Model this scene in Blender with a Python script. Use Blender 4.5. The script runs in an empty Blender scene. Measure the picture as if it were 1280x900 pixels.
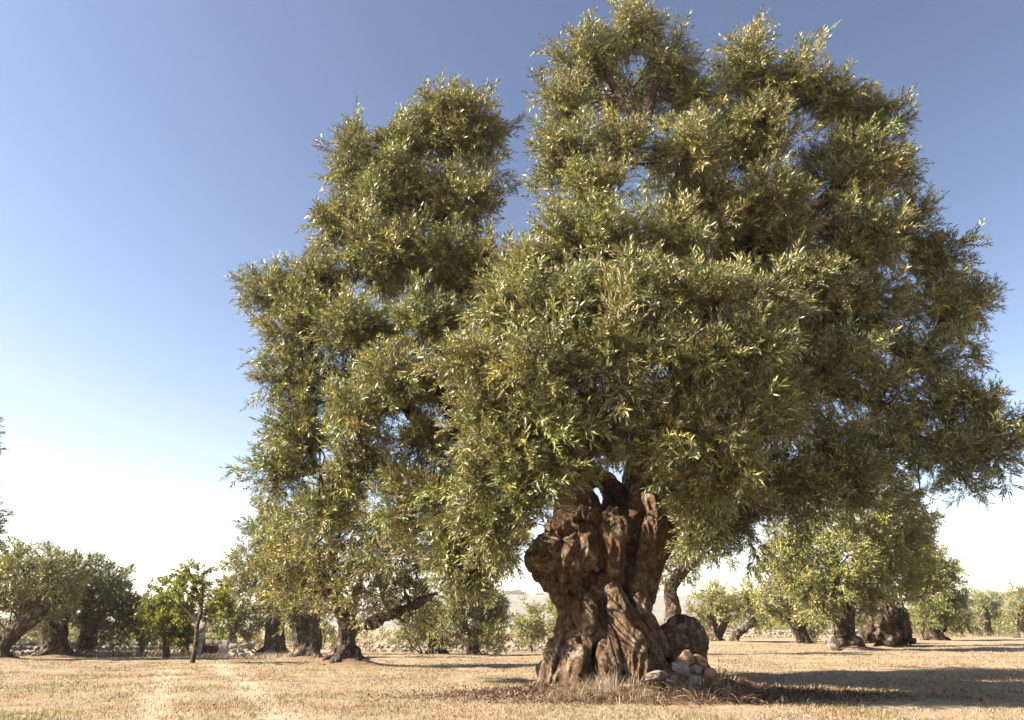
import bpy, bmesh, math, random
import numpy as np
from mathutils import noise, Vector

random.seed(7)
PI = math.pi
scene = bpy.context.scene
COL = scene.collection

# ------------------------------------------------------------------ camera
CAM_H = 0.80
PITCH = math.radians(21.32)
FPX = 1280 * 24.0 / 36.0
cp_, sp_ = math.cos(PITCH), math.sin(PITCH)
cam_d = bpy.data.cameras.new('camera'); cam_d.lens = 24.0; cam_d.sensor_width = 36.0
cam_d.clip_start = 0.05; cam_d.clip_end = 6000
cam = bpy.data.objects.new('camera', cam_d); COL.objects.link(cam)
cam.location = (0, 0, CAM_H); cam.rotation_euler = (PI / 2 + PITCH, 0, 0)
scene.camera = cam

def ray(px, py):
    a = (px - 640) / FPX; b = (450 - py) / FPX
    return np.array([a, cp_ - b * sp_, sp_ + b * cp_])

def P(px, py, Y):
    """world point seen at photo pixel (px,py) at depth y=Y"""
    d = ray(px, py)
    return np.array([0, 0, CAM_H]) + d * (Y / d[1])

def mpp(px, py, Y):
    """metres per photo pixel there"""
    d = ray(px, py)
    return Y / d[1] / FPX

def project(p):
    x = p[..., 0]; y = p[..., 1]; z = p[..., 2] - CAM_H
    depth = y * cp_ + z * sp_
    up = -y * sp_ + z * cp_
    return 640 + FPX * x / depth, 450 - FPX * up / depth

# ------------------------------------------------------------------ terrain
def sstep(a, b, x):
    t = np.clip((x - a) / (b - a), 0, 1)
    return t * t * (3 - 2 * t)

MOUNDS = []          # x, y, radius, height

def ground_z(x, y):
    x = np.asarray(x, float); y = np.asarray(y, float)
    r = x / np.maximum(np.abs(y), 1.0)
    left = 1 - sstep(0.0, 0.30, r)
    yy = np.clip(y, 12, 70) - 12
    z = -0.015 * yy * left + 0.0025 * yy * (1 - left)
    z = z + 0.035 * np.sin(x * 0.8 + 1.3 * np.sin(y * 0.35)) * np.sin(y * 0.7 + 0.5) * 0.6
    z = z + 0.012 * np.sin(x * 3.1 + y * 1.7) * np.sin(y * 2.6 - x * 1.1)
    for mx, my, mr, mh in MOUNDS:
        d2 = ((x - mx) ** 2 + (y - my) ** 2) / (mr * mr)
        z = z + mh * np.exp(-d2 * 1.6)
    return z

def ground_hit(px, py):
    d = ray(px, py); o = np.array([0, 0, CAM_H])
    t = 1.0; prev = t
    while t < 3000:
        p = o + d * t
        if p[2] < float(ground_z(p[0], p[1])):
            lo, hi = prev, t
            for _ in range(30):
                m = (lo + hi) / 2; p = o + d * m
                if p[2] < float(ground_z(p[0], p[1])): hi = m
                else: lo = m
            return o + d * hi
        prev = t; t *= 1.01
    return o + d * 200

def at_ground(px, Y):
    """ground point in picture column px at depth Y"""
    z = 0.0
    for _ in range(8):
        depth = Y * cp_ + (z - CAM_H) * sp_
        x = (px - 640) / FPX * depth
        z = float(ground_z(x, Y))
    return np.array([x, Y, z])

# ------------------------------------------------------------------ helpers
def tag(o, label=None, cat=None, group=None, kind=None):
    if label: o['label'] = label
    if cat: o['category'] = cat
    if group: o['group'] = group
    if kind: o['kind'] = kind
    return o

def empty(name, loc):
    o = bpy.data.objects.new(name, None); COL.objects.link(o)
    o.location = tuple(float(v) for v in loc); o.empty_display_size = 0.3
    return o

def mesh_np(name, V, F, mat, parent=None, origin=None, col=None, smooth=False, vattr=None):
    """V (n,3), F (m,k) arrays -> one mesh object (verts stored relative to origin)"""
    V = np.asarray(V, np.float32); F = np.asarray(F, np.int32)
    o3 = np.zeros(3) if origin is None else np.asarray(origin, float)
    me = bpy.data.meshes.new(name)
    n, (m, k) = len(V), F.shape
    me.vertices.add(n); me.loops.add(m * k); me.polygons.add(m)
    me.vertices.foreach_set('co', (V - o3.astype(np.float32)).ravel())
    me.loops.foreach_set('vertex_index', F.ravel())
    me.polygons.foreach_set('loop_start', np.arange(0, m * k, k, dtype=np.int32))
    me.update(calc_edges=True)
    if smooth: me.polygons.foreach_set('use_smooth', np.ones(m, bool))
    if col is not None:
        a = me.attributes.new('col', 'FLOAT_COLOR', 'FACE')
        c4 = np.ones((m, 4), np.float32); c4[:, :3] = col
        a.data.foreach_set('color', c4.ravel())
    if vattr:
        for nm, arr in vattr.items():
            a = me.attributes.new(nm, 'FLOAT', 'POINT')
            a.data.foreach_set('value', np.asarray(arr, np.float32))
    me.materials.append(mat)
    ob = bpy.data.objects.new(name, me); COL.objects.link(ob)
    if parent is not None: ob.parent = parent
    elif origin is not None: ob.location = tuple(o3)
    return ob

class Geo:
    """collects quads"""
    def __init__(s): s.V = []; s.F = []; s.C = []; s.n = 0
    def add(s, V, F, c=None):
        V = np.asarray(V, float).reshape(-1, 3); F = np.asarray(F, int)
        s.V.append(V); s.F.append(F + s.n); s.n += len(V)
        if c is not None:
            c = np.asarray(c, float)
            if c.ndim == 1: c = np.tile(c, (len(F), 1))
            s.C.append(c)
    def build(s, name, mat, parent=None, origin=None, smooth=False):
        return mesh_np(name, np.concatenate(s.V), np.concatenate(s.F), mat, parent, origin,
                       np.concatenate(s.C) if s.C else None, smooth)

def catmull(pts, per=6):
    """pts (n,4): xyz r -> smooth polyline"""
    pts = np.asarray(pts, float)
    if len(pts) < 3: 
        t = np.linspace(0, 1, per + 1)[:, None]
        return pts[0] * (1 - t) + pts[-1] * t
    q = np.vstack([2 * pts[0] - pts[1], pts, 2 * pts[-1] - pts[-2]])
    out = []
    for i in range(1, len(q) - 2):
        p0, p1, p2, p3 = q[i - 1], q[i], q[i + 1], q[i + 2]
        for t in np.arange(per) / per:
            out.append(0.5 * ((2 * p1) + (-p0 + p2) * t + (2 * p0 - 5 * p1 + 4 * p2 - p3) * t * t + (-p0 + 3 * p1 - 3 * p2 + p3) * t ** 3))
    out.append(pts[-1])
    out = np.array(out); out[:, 3] = np.maximum(out[:, 3], 0.002)
    return out

def tube(geo, pl, seg=7, wob=0.0, rng=None, col=None, caps=True):
    """tapered tube along polyline (n,4), quads only"""
    pl = np.asarray(pl, float); n = len(pl)
    T = np.gradient(pl[:, :3], axis=0); T /= np.linalg.norm(T, axis=1)[:, None] + 1e-9
    u = np.cross(T[0], [0.3, 0.2, 1.0] if abs(T[0][2]) < 0.9 else [1.0, 0.1, 0]); u /= np.linalg.norm(u)
    ang = np.arange(seg) / seg * 2 * PI
    V = []
    for i in range(n):
        u = u - T[i] * np.dot(u, T[i]); u /= np.linalg.norm(u) + 1e-9
        w = np.cross(T[i], u)
        r = np.full(seg, pl[i, 3])
        if wob and rng is not None: r = r * (1 + wob * rng.normal(size=seg).clip(-1.5, 1.5))
        V.append(pl[i, :3] + (np.cos(ang)[:, None] * u + np.sin(ang)[:, None] * w) * r[:, None])
    V = np.concatenate(V)
    F = []
    for i in range(n - 1):
        a = i * seg; b = a + seg
        for j in range(seg):
            k = (j + 1) % seg
            F.append((a + j, a + k, b + k, b + j))
    if caps:
        c0, c1 = len(V), len(V) + 1
        V = np.vstack([V, pl[0, :3], pl[-1, :3]])
        h = seg // 2 * 2
        for j in range(0, seg, 2):
            k, l = (j + 1) % seg, (j + 2) % seg
            if j + 1 < seg + (seg % 2 == 0):
                F.append((c0, l, k, j)); b = (n - 1) * seg
                F.append((c1, b + j, b + k, b + l))
    geo.add(V, F, col)

# ------------------------------------------------------------------ materials
def new_mat(name):
    m = bpy.data.materials.new(name); m.use_nodes = True
    nt = m.node_tree; nt.nodes.clear()
    return m, nt, nt.nodes, nt.links

def noise_node(N, L, vec, scale, detail=6, rough=0.6):
    t = N.new('ShaderNodeTexNoise'); t.inputs['Scale'].default_value = scale
    t.inputs['Detail'].default_value = detail; t.inputs['Roughness'].default_value = rough
    if vec is not None: L.new(vec, t.inputs['Vector'])
    return t.outputs['Fac']

def ramp(N, L, fac, stops):
    r = N.new('ShaderNodeValToRGB'); e = r.color_ramp.elements
    while len(e) < len(stops): e.new(0.5)
    for el, (p, c) in zip(e, stops):
        el.position = p; el.color = (*c, 1) if not isinstance(c, float) else (c, c, c, 1)
    L.new(fac, r.inputs['Fac']); return r.outputs['Color']

def mixc(N, L, fac, a, b, mode='MIX'):
    m = N.new('ShaderNodeMix'); m.data_type = 'RGBA'; m.blend_type = mode
    for s, v in ((m.inputs[0], fac), (m.inputs[6], a), (m.inputs[7], b)):
        if isinstance(v, (int, float)): s.default_value = v
        elif isinstance(v, tuple): s.default_value = (*v, 1)
        else: L.new(v, s)
    return m.outputs[2]

def leaf_material(name, under=(0.22, 0.215, 0.13), transl=0.13, rough=0.46, back=0.7):
    m, nt, N, L = new_mat(name)
    out = N.new('ShaderNodeOutputMaterial'); at = N.new('ShaderNodeAttribute'); at.attribute_name = 'col'
    g = N.new('ShaderNodeNewGeometry')
    c = mixc(N, L, back, at.outputs['Color'], under)
    mx = N.new('ShaderNodeMix'); mx.data_type = 'RGBA'
    L.new(g.outputs['Backfacing'], mx.inputs[0]); L.new(at.outputs['Color'], mx.inputs[6]); L.new(c, mx.inputs[7])
    pb = N.new('ShaderNodeBsdfPrincipled'); L.new(mx.outputs[2], pb.inputs['Base Color'])
    pb.inputs['Roughness'].default_value = rough; pb.inputs['Specular IOR Level'].default_value = 0.5
    tr = N.new('ShaderNodeBsdfTranslucent')
    tc = mixc(N, L, 1.0, at.outputs['Color'], (1.5, 1.55, 0.8), 'MULTIPLY')
    L.new(tc, tr.inputs['Color'])
    ms = N.new('ShaderNodeMixShader'); ms.inputs[0].default_value = transl
    L.new(pb.outputs[0], ms.inputs[1]); L.new(tr.outputs[0], ms.inputs[2]); L.new(ms.outputs[0], out.inputs['Surface'])
    return m

def bark_material(name, dark=(0.020, 0.012, 0.008), mid=(0.092, 0.054, 0.031), light=(0.30, 0.215, 0.135), scale=1.0, bump=0.8, redness=0.22):
    m, nt, N, L = new_mat(name)
    out = N.new('ShaderNodeOutputMaterial'); pb = N.new('ShaderNodeBsdfPrincipled')
    tc = N.new('ShaderNodeTexCoord'); mp = N.new('ShaderNodeMapping')
    mp.inputs['Scale'].default_value = (1 * scale, 1 * scale, 0.28 * scale)
    L.new(tc.outputs['Object'], mp.inputs['Vector'])
    # warp so that the grain swirls
    wn = N.new('ShaderNodeTexNoise'); wn.inputs['Scale'].default_value = 1.6 * scale; L.new(tc.outputs['Object'], wn.inputs['Vector'])
    wm = N.new('ShaderNodeVectorMath'); wm.operation = 'MULTIPLY_ADD'
    wm.inputs[1].default_value = (0.5, 0.5, 0.25); L.new(wn.outputs['Color'], wm.inputs[0]); L.new(mp.outputs[0], wm.inputs[2])
    f1 = noise_node(N, L, wm.outputs[0], 21, 9, 0.72)
    f2 = noise_node(N, L, tc.outputs['Object'], 2.4, 5, 0.6)
    f3 = noise_node(N, L, tc.outputs['Object'], 42, 4, 0.7)
    c1 = ramp(N, L, f1, [(0.32, dark), (0.5, mid), (0.72, light)])
    red = mixc(N, L, ramp(N, L, f2, [(0.40, 0.0), (0.62, 1.0)]), c1, (0.20, 0.085, 0.035), 'MIX')
    c2 = mixc(N, L, redness, c1, red)
    lich = ramp(N, L, noise_node(N, L, tc.outputs['Object'], 5.5, 7, 0.75), [(0.53, 0.0), (0.63, 0.65)])
    c3 = mixc(N, L, lich, c2, (0.36, 0.32, 0.25))
    L.new(c3, pb.inputs['Base Color']); pb.inputs['Roughness'].default_value = 0.85
    pb.inputs['Specular IOR Level'].default_value = 0.25
    ad = N.new('ShaderNodeMath'); ad.operation = 'MULTIPLY_ADD'; ad.inputs[1].default_value = 0.35
    L.new(f3, ad.inputs[0]); L.new(f1, ad.inputs[2])
    bp = N.new('ShaderNodeBump'); bp.inputs['Strength'].default_value = bump; bp.inputs['Distance'].default_value = 0.09
    L.new(ad.outputs[0], bp.inputs['Height']); L.new(bp.outputs[0], pb.inputs['Normal'])
    L.new(pb.outputs[0], out.inputs['Surface'])
    return m

def stone_material(name, a, b, stain=None, scale=9):
    m, nt, N, L = new_mat(name)
    out = N.new('ShaderNodeOutputMaterial'); pb = N.new('ShaderNodeBsdfPrincipled'); tc = N.new('ShaderNodeTexCoord')
    f = noise_node(N, L, tc.outputs['Object'], scale, 8, 0.7)
    c = ramp(N, L, f, [(0.3, a), (0.7, b)])
    if stain:
        s = ramp(N, L, noise_node(N, L, tc.outputs['Object'], scale * 0.5, 5, 0.7), [(0.46, 0.0), (0.58, 1.0)])
        c = mixc(N, L, s, c, stain)
    L.new(c, pb.inputs['Base Color']); pb.inputs['Roughness'].default_value = 0.9
    bp = N.new('ShaderNodeBump'); bp.inputs['Strength'].default_value = 0.6; bp.inputs['Distance'].default_value = 0.03
    L.new(noise_node(N, L, tc.outputs['Object'], scale * 3, 8, 0.75), bp.inputs['Height']); L.new(bp.outputs[0], pb.inputs['Normal'])
    L.new(pb.outputs[0], out.inputs['Surface'])
    return m

def attr_material(name, rough=0.8, transl=0.0):
    m, nt, N, L = new_mat(name)
    out = N.new('ShaderNodeOutputMaterial'); pb = N.new('ShaderNodeBsdfPrincipled')
    at = N.new('ShaderNodeAttribute'); at.attribute_name = 'col'
    L.new(at.outputs['Color'], pb.inputs['Base Color']); pb.inputs['Roughness'].default_value = rough
    pb.inputs['Specular IOR Level'].default_value = 0.3
    if transl:
        tr = N.new('ShaderNodeBsdfTranslucent'); L.new(at.outputs['Color'], tr.inputs['Color'])
        ms = N.new('ShaderNodeMixShader'); ms.inputs[0].default_value = transl
        L.new(pb.outputs[0], ms.inputs[1]); L.new(tr.outputs[0], ms.inputs[2]); L.new(ms.outputs[0], out.inputs['Surface'])
    else: L.new(pb.outputs[0], out.inputs['Surface'])
    return m

M_LEAF = leaf_material('olive_leaf')
M_LEAF_FAR = leaf_material('olive_leaf_far', rough=0.6)
M_LEAF_FRUIT = leaf_material('fruit_leaf', under=(0.16, 0.2, 0.07), transl=0.4, rough=0.5, back=0.4)
M_BARK = bark_material('old_olive_bark')
M_BARK_FAR = bark_material('far_olive_bark', dark=(0.018, 0.012, 0.009), mid=(0.052, 0.036, 0.026), light=(0.155, 0.12, 0.09), scale=0.8, bump=1.0, redness=0.15)
M_TWIG = bark_material('branch_bark', dark=(0.02, 0.014, 0.010), mid=(0.05, 0.036, 0.026), light=(0.11, 0.085, 0.065), scale=1.5)
M_GRASS = attr_material('dry_grass_blade', 0.7, 0.35)
M_LITTER = attr_material('litter_leaf', 0.9, 0.1)

# ------------------------------------------------------------------ foliage engine
def unit(v): return v / (np.linalg.norm(v, axis=-1, keepdims=True) + 1e-9)

def make_spray(seed, length=0.42, n_side=7, leaves=13, L=0.08, W=0.017, spread=0.62, pal=None, droop=0.0, stem=0.0022):
    """a leafy shoot along +Z: side twigs set with pairs of lance-shaped leaves"""
    r = np.random.default_rng(seed)
    B = []; D = []; S = []; LL = []; SV = []; SF = []; nv = 0
    twigs = [(np.zeros(3), np.array([0, 0, 1.0]), length, leaves + 8)]
    for i in range(n_side):
        t = 0.05 + 0.8 * (i + r.random() * 0.7) / n_side
        a = i * 2.4 + r.normal() * 0.4
        out = np.array([math.cos(a), math.sin(a), 0])
        d = unit(out * spread * (1.15 - 0.35 * t) + np.array([0, 0, 1.0]) * (0.72 + 0.3 * r.random()) + r.normal(size=3) * 0.12)
        twigs.append((np.array([0, 0, t * length]), d, length * (0.34 + 0.3 * r.random()) * (1.15 - 0.4 * t), leaves))
    for b, d, ln, nl in twigs:
        sd = unit(np.cross(d, r.normal(size=3))); s2 = np.cross(d, sd)
        for s in (sd, s2):                                     # crossed strips: the stem
            SV += [b - s * stem, b + s * stem, b + d * ln + s * stem * .4, b + d * ln - s * stem * .4]
            SF.append((nv, nv + 1, nv + 2, nv + 3)); nv += 4
        for k in range(nl):
            t = (0.12 + 0.88 * (k // 2 * 2 + 1) / nl) if nl > 2 else .8
            ang = (k % 2) * PI + (k // 2) * 1.57 + r.normal() * 0.35
            o = sd * math.cos(ang) + s2 * math.sin(ang)
            tilt = 0.42 + 0.35 * r.random() if k < nl - 2 else 0.15
            ld = unit(d * (1 - tilt * 0.45) + o * tilt + r.normal(size=3) * 0.13 + np.array([0, 0, -droop]))
            B.append(b + d * ln * min(t, 1)); D.append(ld)
            sn = unit(np.cross(ld, unit(d * 0.8 + r.normal(size=3) * 0.55))); S.append(sn)
            LL.append(L * (0.7 + 0.5 * r.random()))
    B, D, S, LL = map(np.array, (B, D, S, LL))
    w = (W / L) * LL
    v = np.stack([B, B + D * (LL * .42)[:, None] + S * (w / 2)[:, None], B + D * LL[:, None], B + D * (LL * .42)[:, None] - S * (w / 2)[:, None]], 1)
    nl = len(B)
    V = np.vstack([np.array(SV), v.reshape(-1, 3)]); F = np.vstack([np.array(SF), nv + np.arange(nl * 4).reshape(-1, 4)])
    pal = pal or PAL_OLIVE
    probs = np.array([p for p, c in pal]); probs = probs / probs.sum()
    idx = r.choice(len(pal), nl, p=probs)
    C = np.array([c for p, c in pal])[idx] * (0.75 + 0.5 * r.random((nl, 1)))
    C = np.vstack([np.tile([0.11, 0.085, 0.05], (len(SF), 1)), C])
    return V, F, C

PAL_OLIVE = [(0.31, (0.090, 0.096, 0.019)), (0.31, (0.200, 0.192, 0.048)), (0.22, (0.40, 0.365, 0.165)), (0.13, (0.035, 0.044, 0.012)), (0.03, (0.20, 0.125, 0.03))]
PAL_FRUIT = [(0.5, (0.085, 0.095, 0.018)), (0.35, (0.14, 0.14, 0.03)), (0.15, (0.21, 0.19, 0.045))]
PAL_CITRUS = [(0.6, (0.075, 0.085, 0.016)), (0.3, (0.15, 0.15, 0.025)), (0.1, (0.2, 0.19, 0.04))]

SPR_MAIN = [make_spray(s, 0.42, 8, 19, 0.064, 0.0135, 0.58, droop=.08) for s in range(10)]
SPR_FAR = [make_spray(100 + s, 0.50, 6, 12, 0.082, 0.026, 0.72, stem=0.003) for s in range(8)]
SPR_FRUIT = [make_spray(200 + s, 0.42, 4, 7, 0.10, 0.062, 0.6, PAL_FRUIT, 0.3, stem=0.004) for s in range(6)]
SPR_CIT = [make_spray(300 + s, 0.40, 5, 7, 0.10, 0.055, 0.8, PAL_CITRUS, 0.1, stem=0.004) for s in range(6)]

def place_sprays(T, pos, dirs, scl, tint, rng):
    """instances of the shoot templates baked into arrays"""
    n = len(pos); z = unit(dirs); x = unit(np.cross(z, rng.normal(size=(n, 3)))); y = np.cross(z, x)
    R = np.stack([x, y, z], 2)                                 # columns
    kind = rng.integers(0, len(T), n)
    Vs, Fs, Cs = [], [], []; off = 0
    for k, (V, F, C) in enumerate(T):
        i = np.nonzero(kind == k)[0]
        if len(i) == 0: continue
        v = np.einsum('nij,vj->nvi', R[i], V) * scl[i, None, None] + pos[i, None, :]
        f = F[None] + (np.arange(len(i)) * len(V))[:, None, None] + off
        c = C[None] * tint[i, None, :]
        Vs.append(v.reshape(-1, 3)); Fs.append(f.reshape(-1, 4)); Cs.append(c.reshape(-1, 3)); off += len(i) * len(V)
    return np.concatenate(Vs), np.concatenate(Fs), np.concatenate(Cs)

def clump_points(c, rad, n, rng, core=0.18, upb=0.45, zf=1.0):
    """shoot bases and directions over an uneven ellipsoid"""
    d = unit(rng.normal(size=(n, 3)))
    ph = rng.random(3) * 6; 
    lump = 1 + 0.16 * np.sin(d[:, 0] * 4 + ph[0]) * np.sin(d[:, 2] * 5 + ph[1]) + 0.12 * np.sin(d[:, 1] * 7 + ph[2])
    inner = rng.random(n) < core
    rr = np.where(inner, 0.15 + 0.5 * rng.random(n), 0.62 + 0.30 * rng.random(n)) * lump
    pos = c + d * rr[:, None] * rad
    dirs = unit(d * np.array([1, 1, zf]) * 0.9 + np.array([0, 0, upb]) + rng.normal(size=(n, 3)) * 0.38)
    return pos, dirs

def crown(name, clumps, T, mat, parent, origin, rng, per_m2=9.0, shoot=0.40, tint0=(1, 1, 1), hang=0.2, sc=1.0):
    """clumps: (centre, (rx,ry,rz), density)"""
    Vs, Fs, Cs = [], [], []; off = 0
    for c, rad, dens in clumps:
        rad = np.asarray(rad, float)
        core = np.maximum(rad - shoot * sc * 0.62, rad * 0.42)
        area = 4 * PI * (rad.mean()) ** 2
        n = max(9, int(area * per_m2 * dens))
        pos, dirs = clump_points(c, core, n, rng, upb=0.38)
        h = rng.random(n) < hang
        dirs[h] = unit(dirs[h] + np.array([0, 0, -0.9]))
        scl = sc * (0.72 + 0.55 * rng.random(n))
        # a few long shoots that break the outline
        lg = rng.random(n) < 0.13; scl[lg] *= 1.5
        hue = rng.normal(size=(n, 1)) * 0.20 + 1 + rng.normal() * 0.07
        tint = np.clip(hue * (1 + rng.normal(size=(n, 3)) * [0.10, 0.05, 0.10]) * np.array(tint0), .5, 1.6)
        V, F, C = place_sprays(T, pos, dirs, scl, tint, rng)
        Vs.append(V); Fs.append(F + off); Cs.append(C); off += len(V)
    return mesh_np(name, np.concatenate(Vs), np.concatenate(Fs), mat, parent, origin, np.concatenate(Cs))

def branch_net(geo, limbs, clumps, rng, r0=0.045, sub=5, seg=5):
    """boughs from the nearest limb into every clump, then twigs towards its skin"""
    pts = np.concatenate([catmull(l, 8) for l in limbs])
    for c, rad, dens in clumps:
        rad = np.asarray(rad, float); c = np.asarray(c, float)
        w = pts[:, :3] - c; dist = np.linalg.norm(w * np.array([1, 1, 1.0]), axis=1) + np.where(pts[:, 2] > c[2] + .2, .6, 0)
        k = int(np.argmin(dist)); a = pts[k]
        start = a[:3]; r = min(r0 * (0.6 + rad.mean() * 0.6), max(a[3] * 0.8, 0.012))
        L = np.linalg.norm(c - start)
        mid = (start + c) / 2 + rng.normal(size=3) * L * 0.12 + np.array([0, 0, -0.06 * L])
        if L > 0.15:
            tube(geo, catmull([[*start, r], [*mid, r * 0.8], [*c, r * 0.6]], 4), seg, 0.08, rng)
        for i in range(sub):
            d = unit(rng.normal(size=3) + np.array([0, 0, .35])); e = c + d * rad * 0.8
            m = c + d * rad * 0.4 + rng.normal(size=3) * rad * 0.14
            tube(geo, catmull([[*c, r * 0.5], [*m, r * 0.32], [*e, r * 0.14]], 4), 4, 0, rng)

# ------------------------------------------------------------------ gnarled trunks
def ellipsoid(c, rad, sub=2):
    bm = bmesh.new(); bmesh.ops.create_icosphere(bm, subdivisions=sub, radius=1.0)
    V = np.array([v.co[:] for v in bm.verts]); F = [tuple(v.index for v in f.verts) for f in bm.faces]; bm.free()
    return V * np.asarray(rad) + np.asarray(c), F

def gnarled(name, tubes, blobs, mat, parent, origin, voxel=0.02, disp=(0.05, 0.035, 0.01), smooth_it=3, grooves=(), freq=1.0):
    """overlapping tapered limbs and lumps fused into one skin, then carved with bark folds"""
    V = []; F = []
    def put(v, f):
        o = len(V); V.extend([tuple(p) for p in v]); F.extend([tuple(i + o for i in q) for q in f])
    for t in tubes:
        g = Geo(); pl = catmull(t, 6)
        pl[:, :3] = pl[:, :3]
        tube(g, pl, 12, caps=True)
        put(np.concatenate(g.V), np.concatenate(g.F))
        for e in (pl[0], pl[-1]): put(*ellipsoid(e[:3], (e[3],) * 3))
    for c, r in blobs: put(*ellipsoid(c, r))
    me = bpy.data.meshes.new('tmp'); me.from_pydata(V, [], F); me.update()
    ob = bpy.data.objects.new('tmp', me); COL.objects.link(ob)
    md = ob.modifiers.new('r', 'REMESH'); md.mode = 'VOXEL'; md.voxel_size = voxel
    if smooth_it:
        ms = ob.modifiers.new('s', 'SMOOTH'); ms.factor = 0.5; ms.iterations = smooth_it
    dg = bpy.context.evaluated_depsgraph_get(); dg.update()
    m2 = bpy.data.meshes.new_from_object(ob.evaluated_get(dg))
    bpy.data.objects.remove(ob); bpy.data.meshes.remove(me)
    n = len(m2.vertices); co = np.empty(n * 3, np.float32); m2.vertices.foreach_get('co', co); co = co.reshape(-1, 3).astype(float)
    no = np.empty(n * 3, np.float32); m2.vertices.foreach_get('normal', no); no = no.reshape(-1, 3).astype(float)
    d = np.zeros(n)
    nz = noise.noise; a1, a2, a3 = disp; f = freq
    for i in range(n):
        x, y, z = co[i]
        wx = nz((x * 1.7 * f, y * 1.7 * f, z * 1.7 * f)); wy = nz((x * 1.7 * f + 9, y * 1.7 * f, z * 1.7 * f + 4))
        low = nz((x * 2.6 * f, y * 2.6 * f, z * 2.0 * f + 7))
        q = ((x + wx * .28) * 6.5 * f, (y + wy * .28) * 6.5 * f, z * 0.9 * f + wx * 1.0)
        rid = 1 - 2.2 * abs(nz(q))
        q2 = ((x + wx * .2) * 17 * f, (y + wy * .2) * 17 * f, z * 2.6 * f + wy * 2)
        fine = 1 - 2.2 * abs(nz(q2))
        q3 = (x * 38 * f, y * 38 * f, z * 22 * f)
        d[i] = a1 * low + a2 * (rid - .45) + a3 * (fine - .45) + a3 * 0.6 * nz(q3)
    for poly, width, depth in grooves:
        px, py = project(co)
        best = np.full(n, 1e9); pl = np.array(poly, float)
        for a, b in zip(pl[:-1], pl[1:]):
            ab = b - a; t = np.clip(((px - a[0]) * ab[0] + (py - a[1]) * ab[1]) / (ab @ ab), 0, 1)
            best = np.minimum(best, np.hypot(px - a[0] - t * ab[0], py - a[1] - t * ab[1]))
        facing = np.clip(-no[:, 1] + 0.15, 0, 1)
        d -= 1.35 * depth * np.exp(-(best / width) ** 2) * np.minimum(facing * 1.6, 1)
    co = co + no * d[:, None]
    # rest on and into the ground only
    co = co - np.asarray(origin)
    m2.vertices.foreach_set('co', co.astype(np.float32).ravel())
    m2.polygons.foreach_set('use_smooth', np.ones(len(m2.polygons), bool)); m2.update()
    m2.materials.clear(); m2.materials.append(mat); m2.name = name
    o = bpy.data.objects.new(name, m2); COL.objects.link(o); o.parent = parent
    return o

# ================================================================== THE GREAT OLIVE
S = 1.143
def Q(px, py, Y, r=None):
    """pixel, design depth -> world xyz (+ radius from pixels)"""
    p = P(px, py, Y * S)
    if r is None: return p
    return np.array([*p, r * mpp(px, py, Y * S)])

base = Q(765, 868, 9.4)
bx, by = base[0], base[1]
MOUNDS.append((bx + 0.1, by - 0.55, 1.5, 0.10))
MOUNDS.append((bx + 1.35, by - 0.75, 0.5, 0.12))
base = np.array([bx, by, float(ground_z(bx, by)) - 0.05])
tree = empty('olive_tree', base)
tag(tree, 'huge ancient olive tree with massive twisted trunk and tall billowing crown', 'olive tree')

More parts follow.
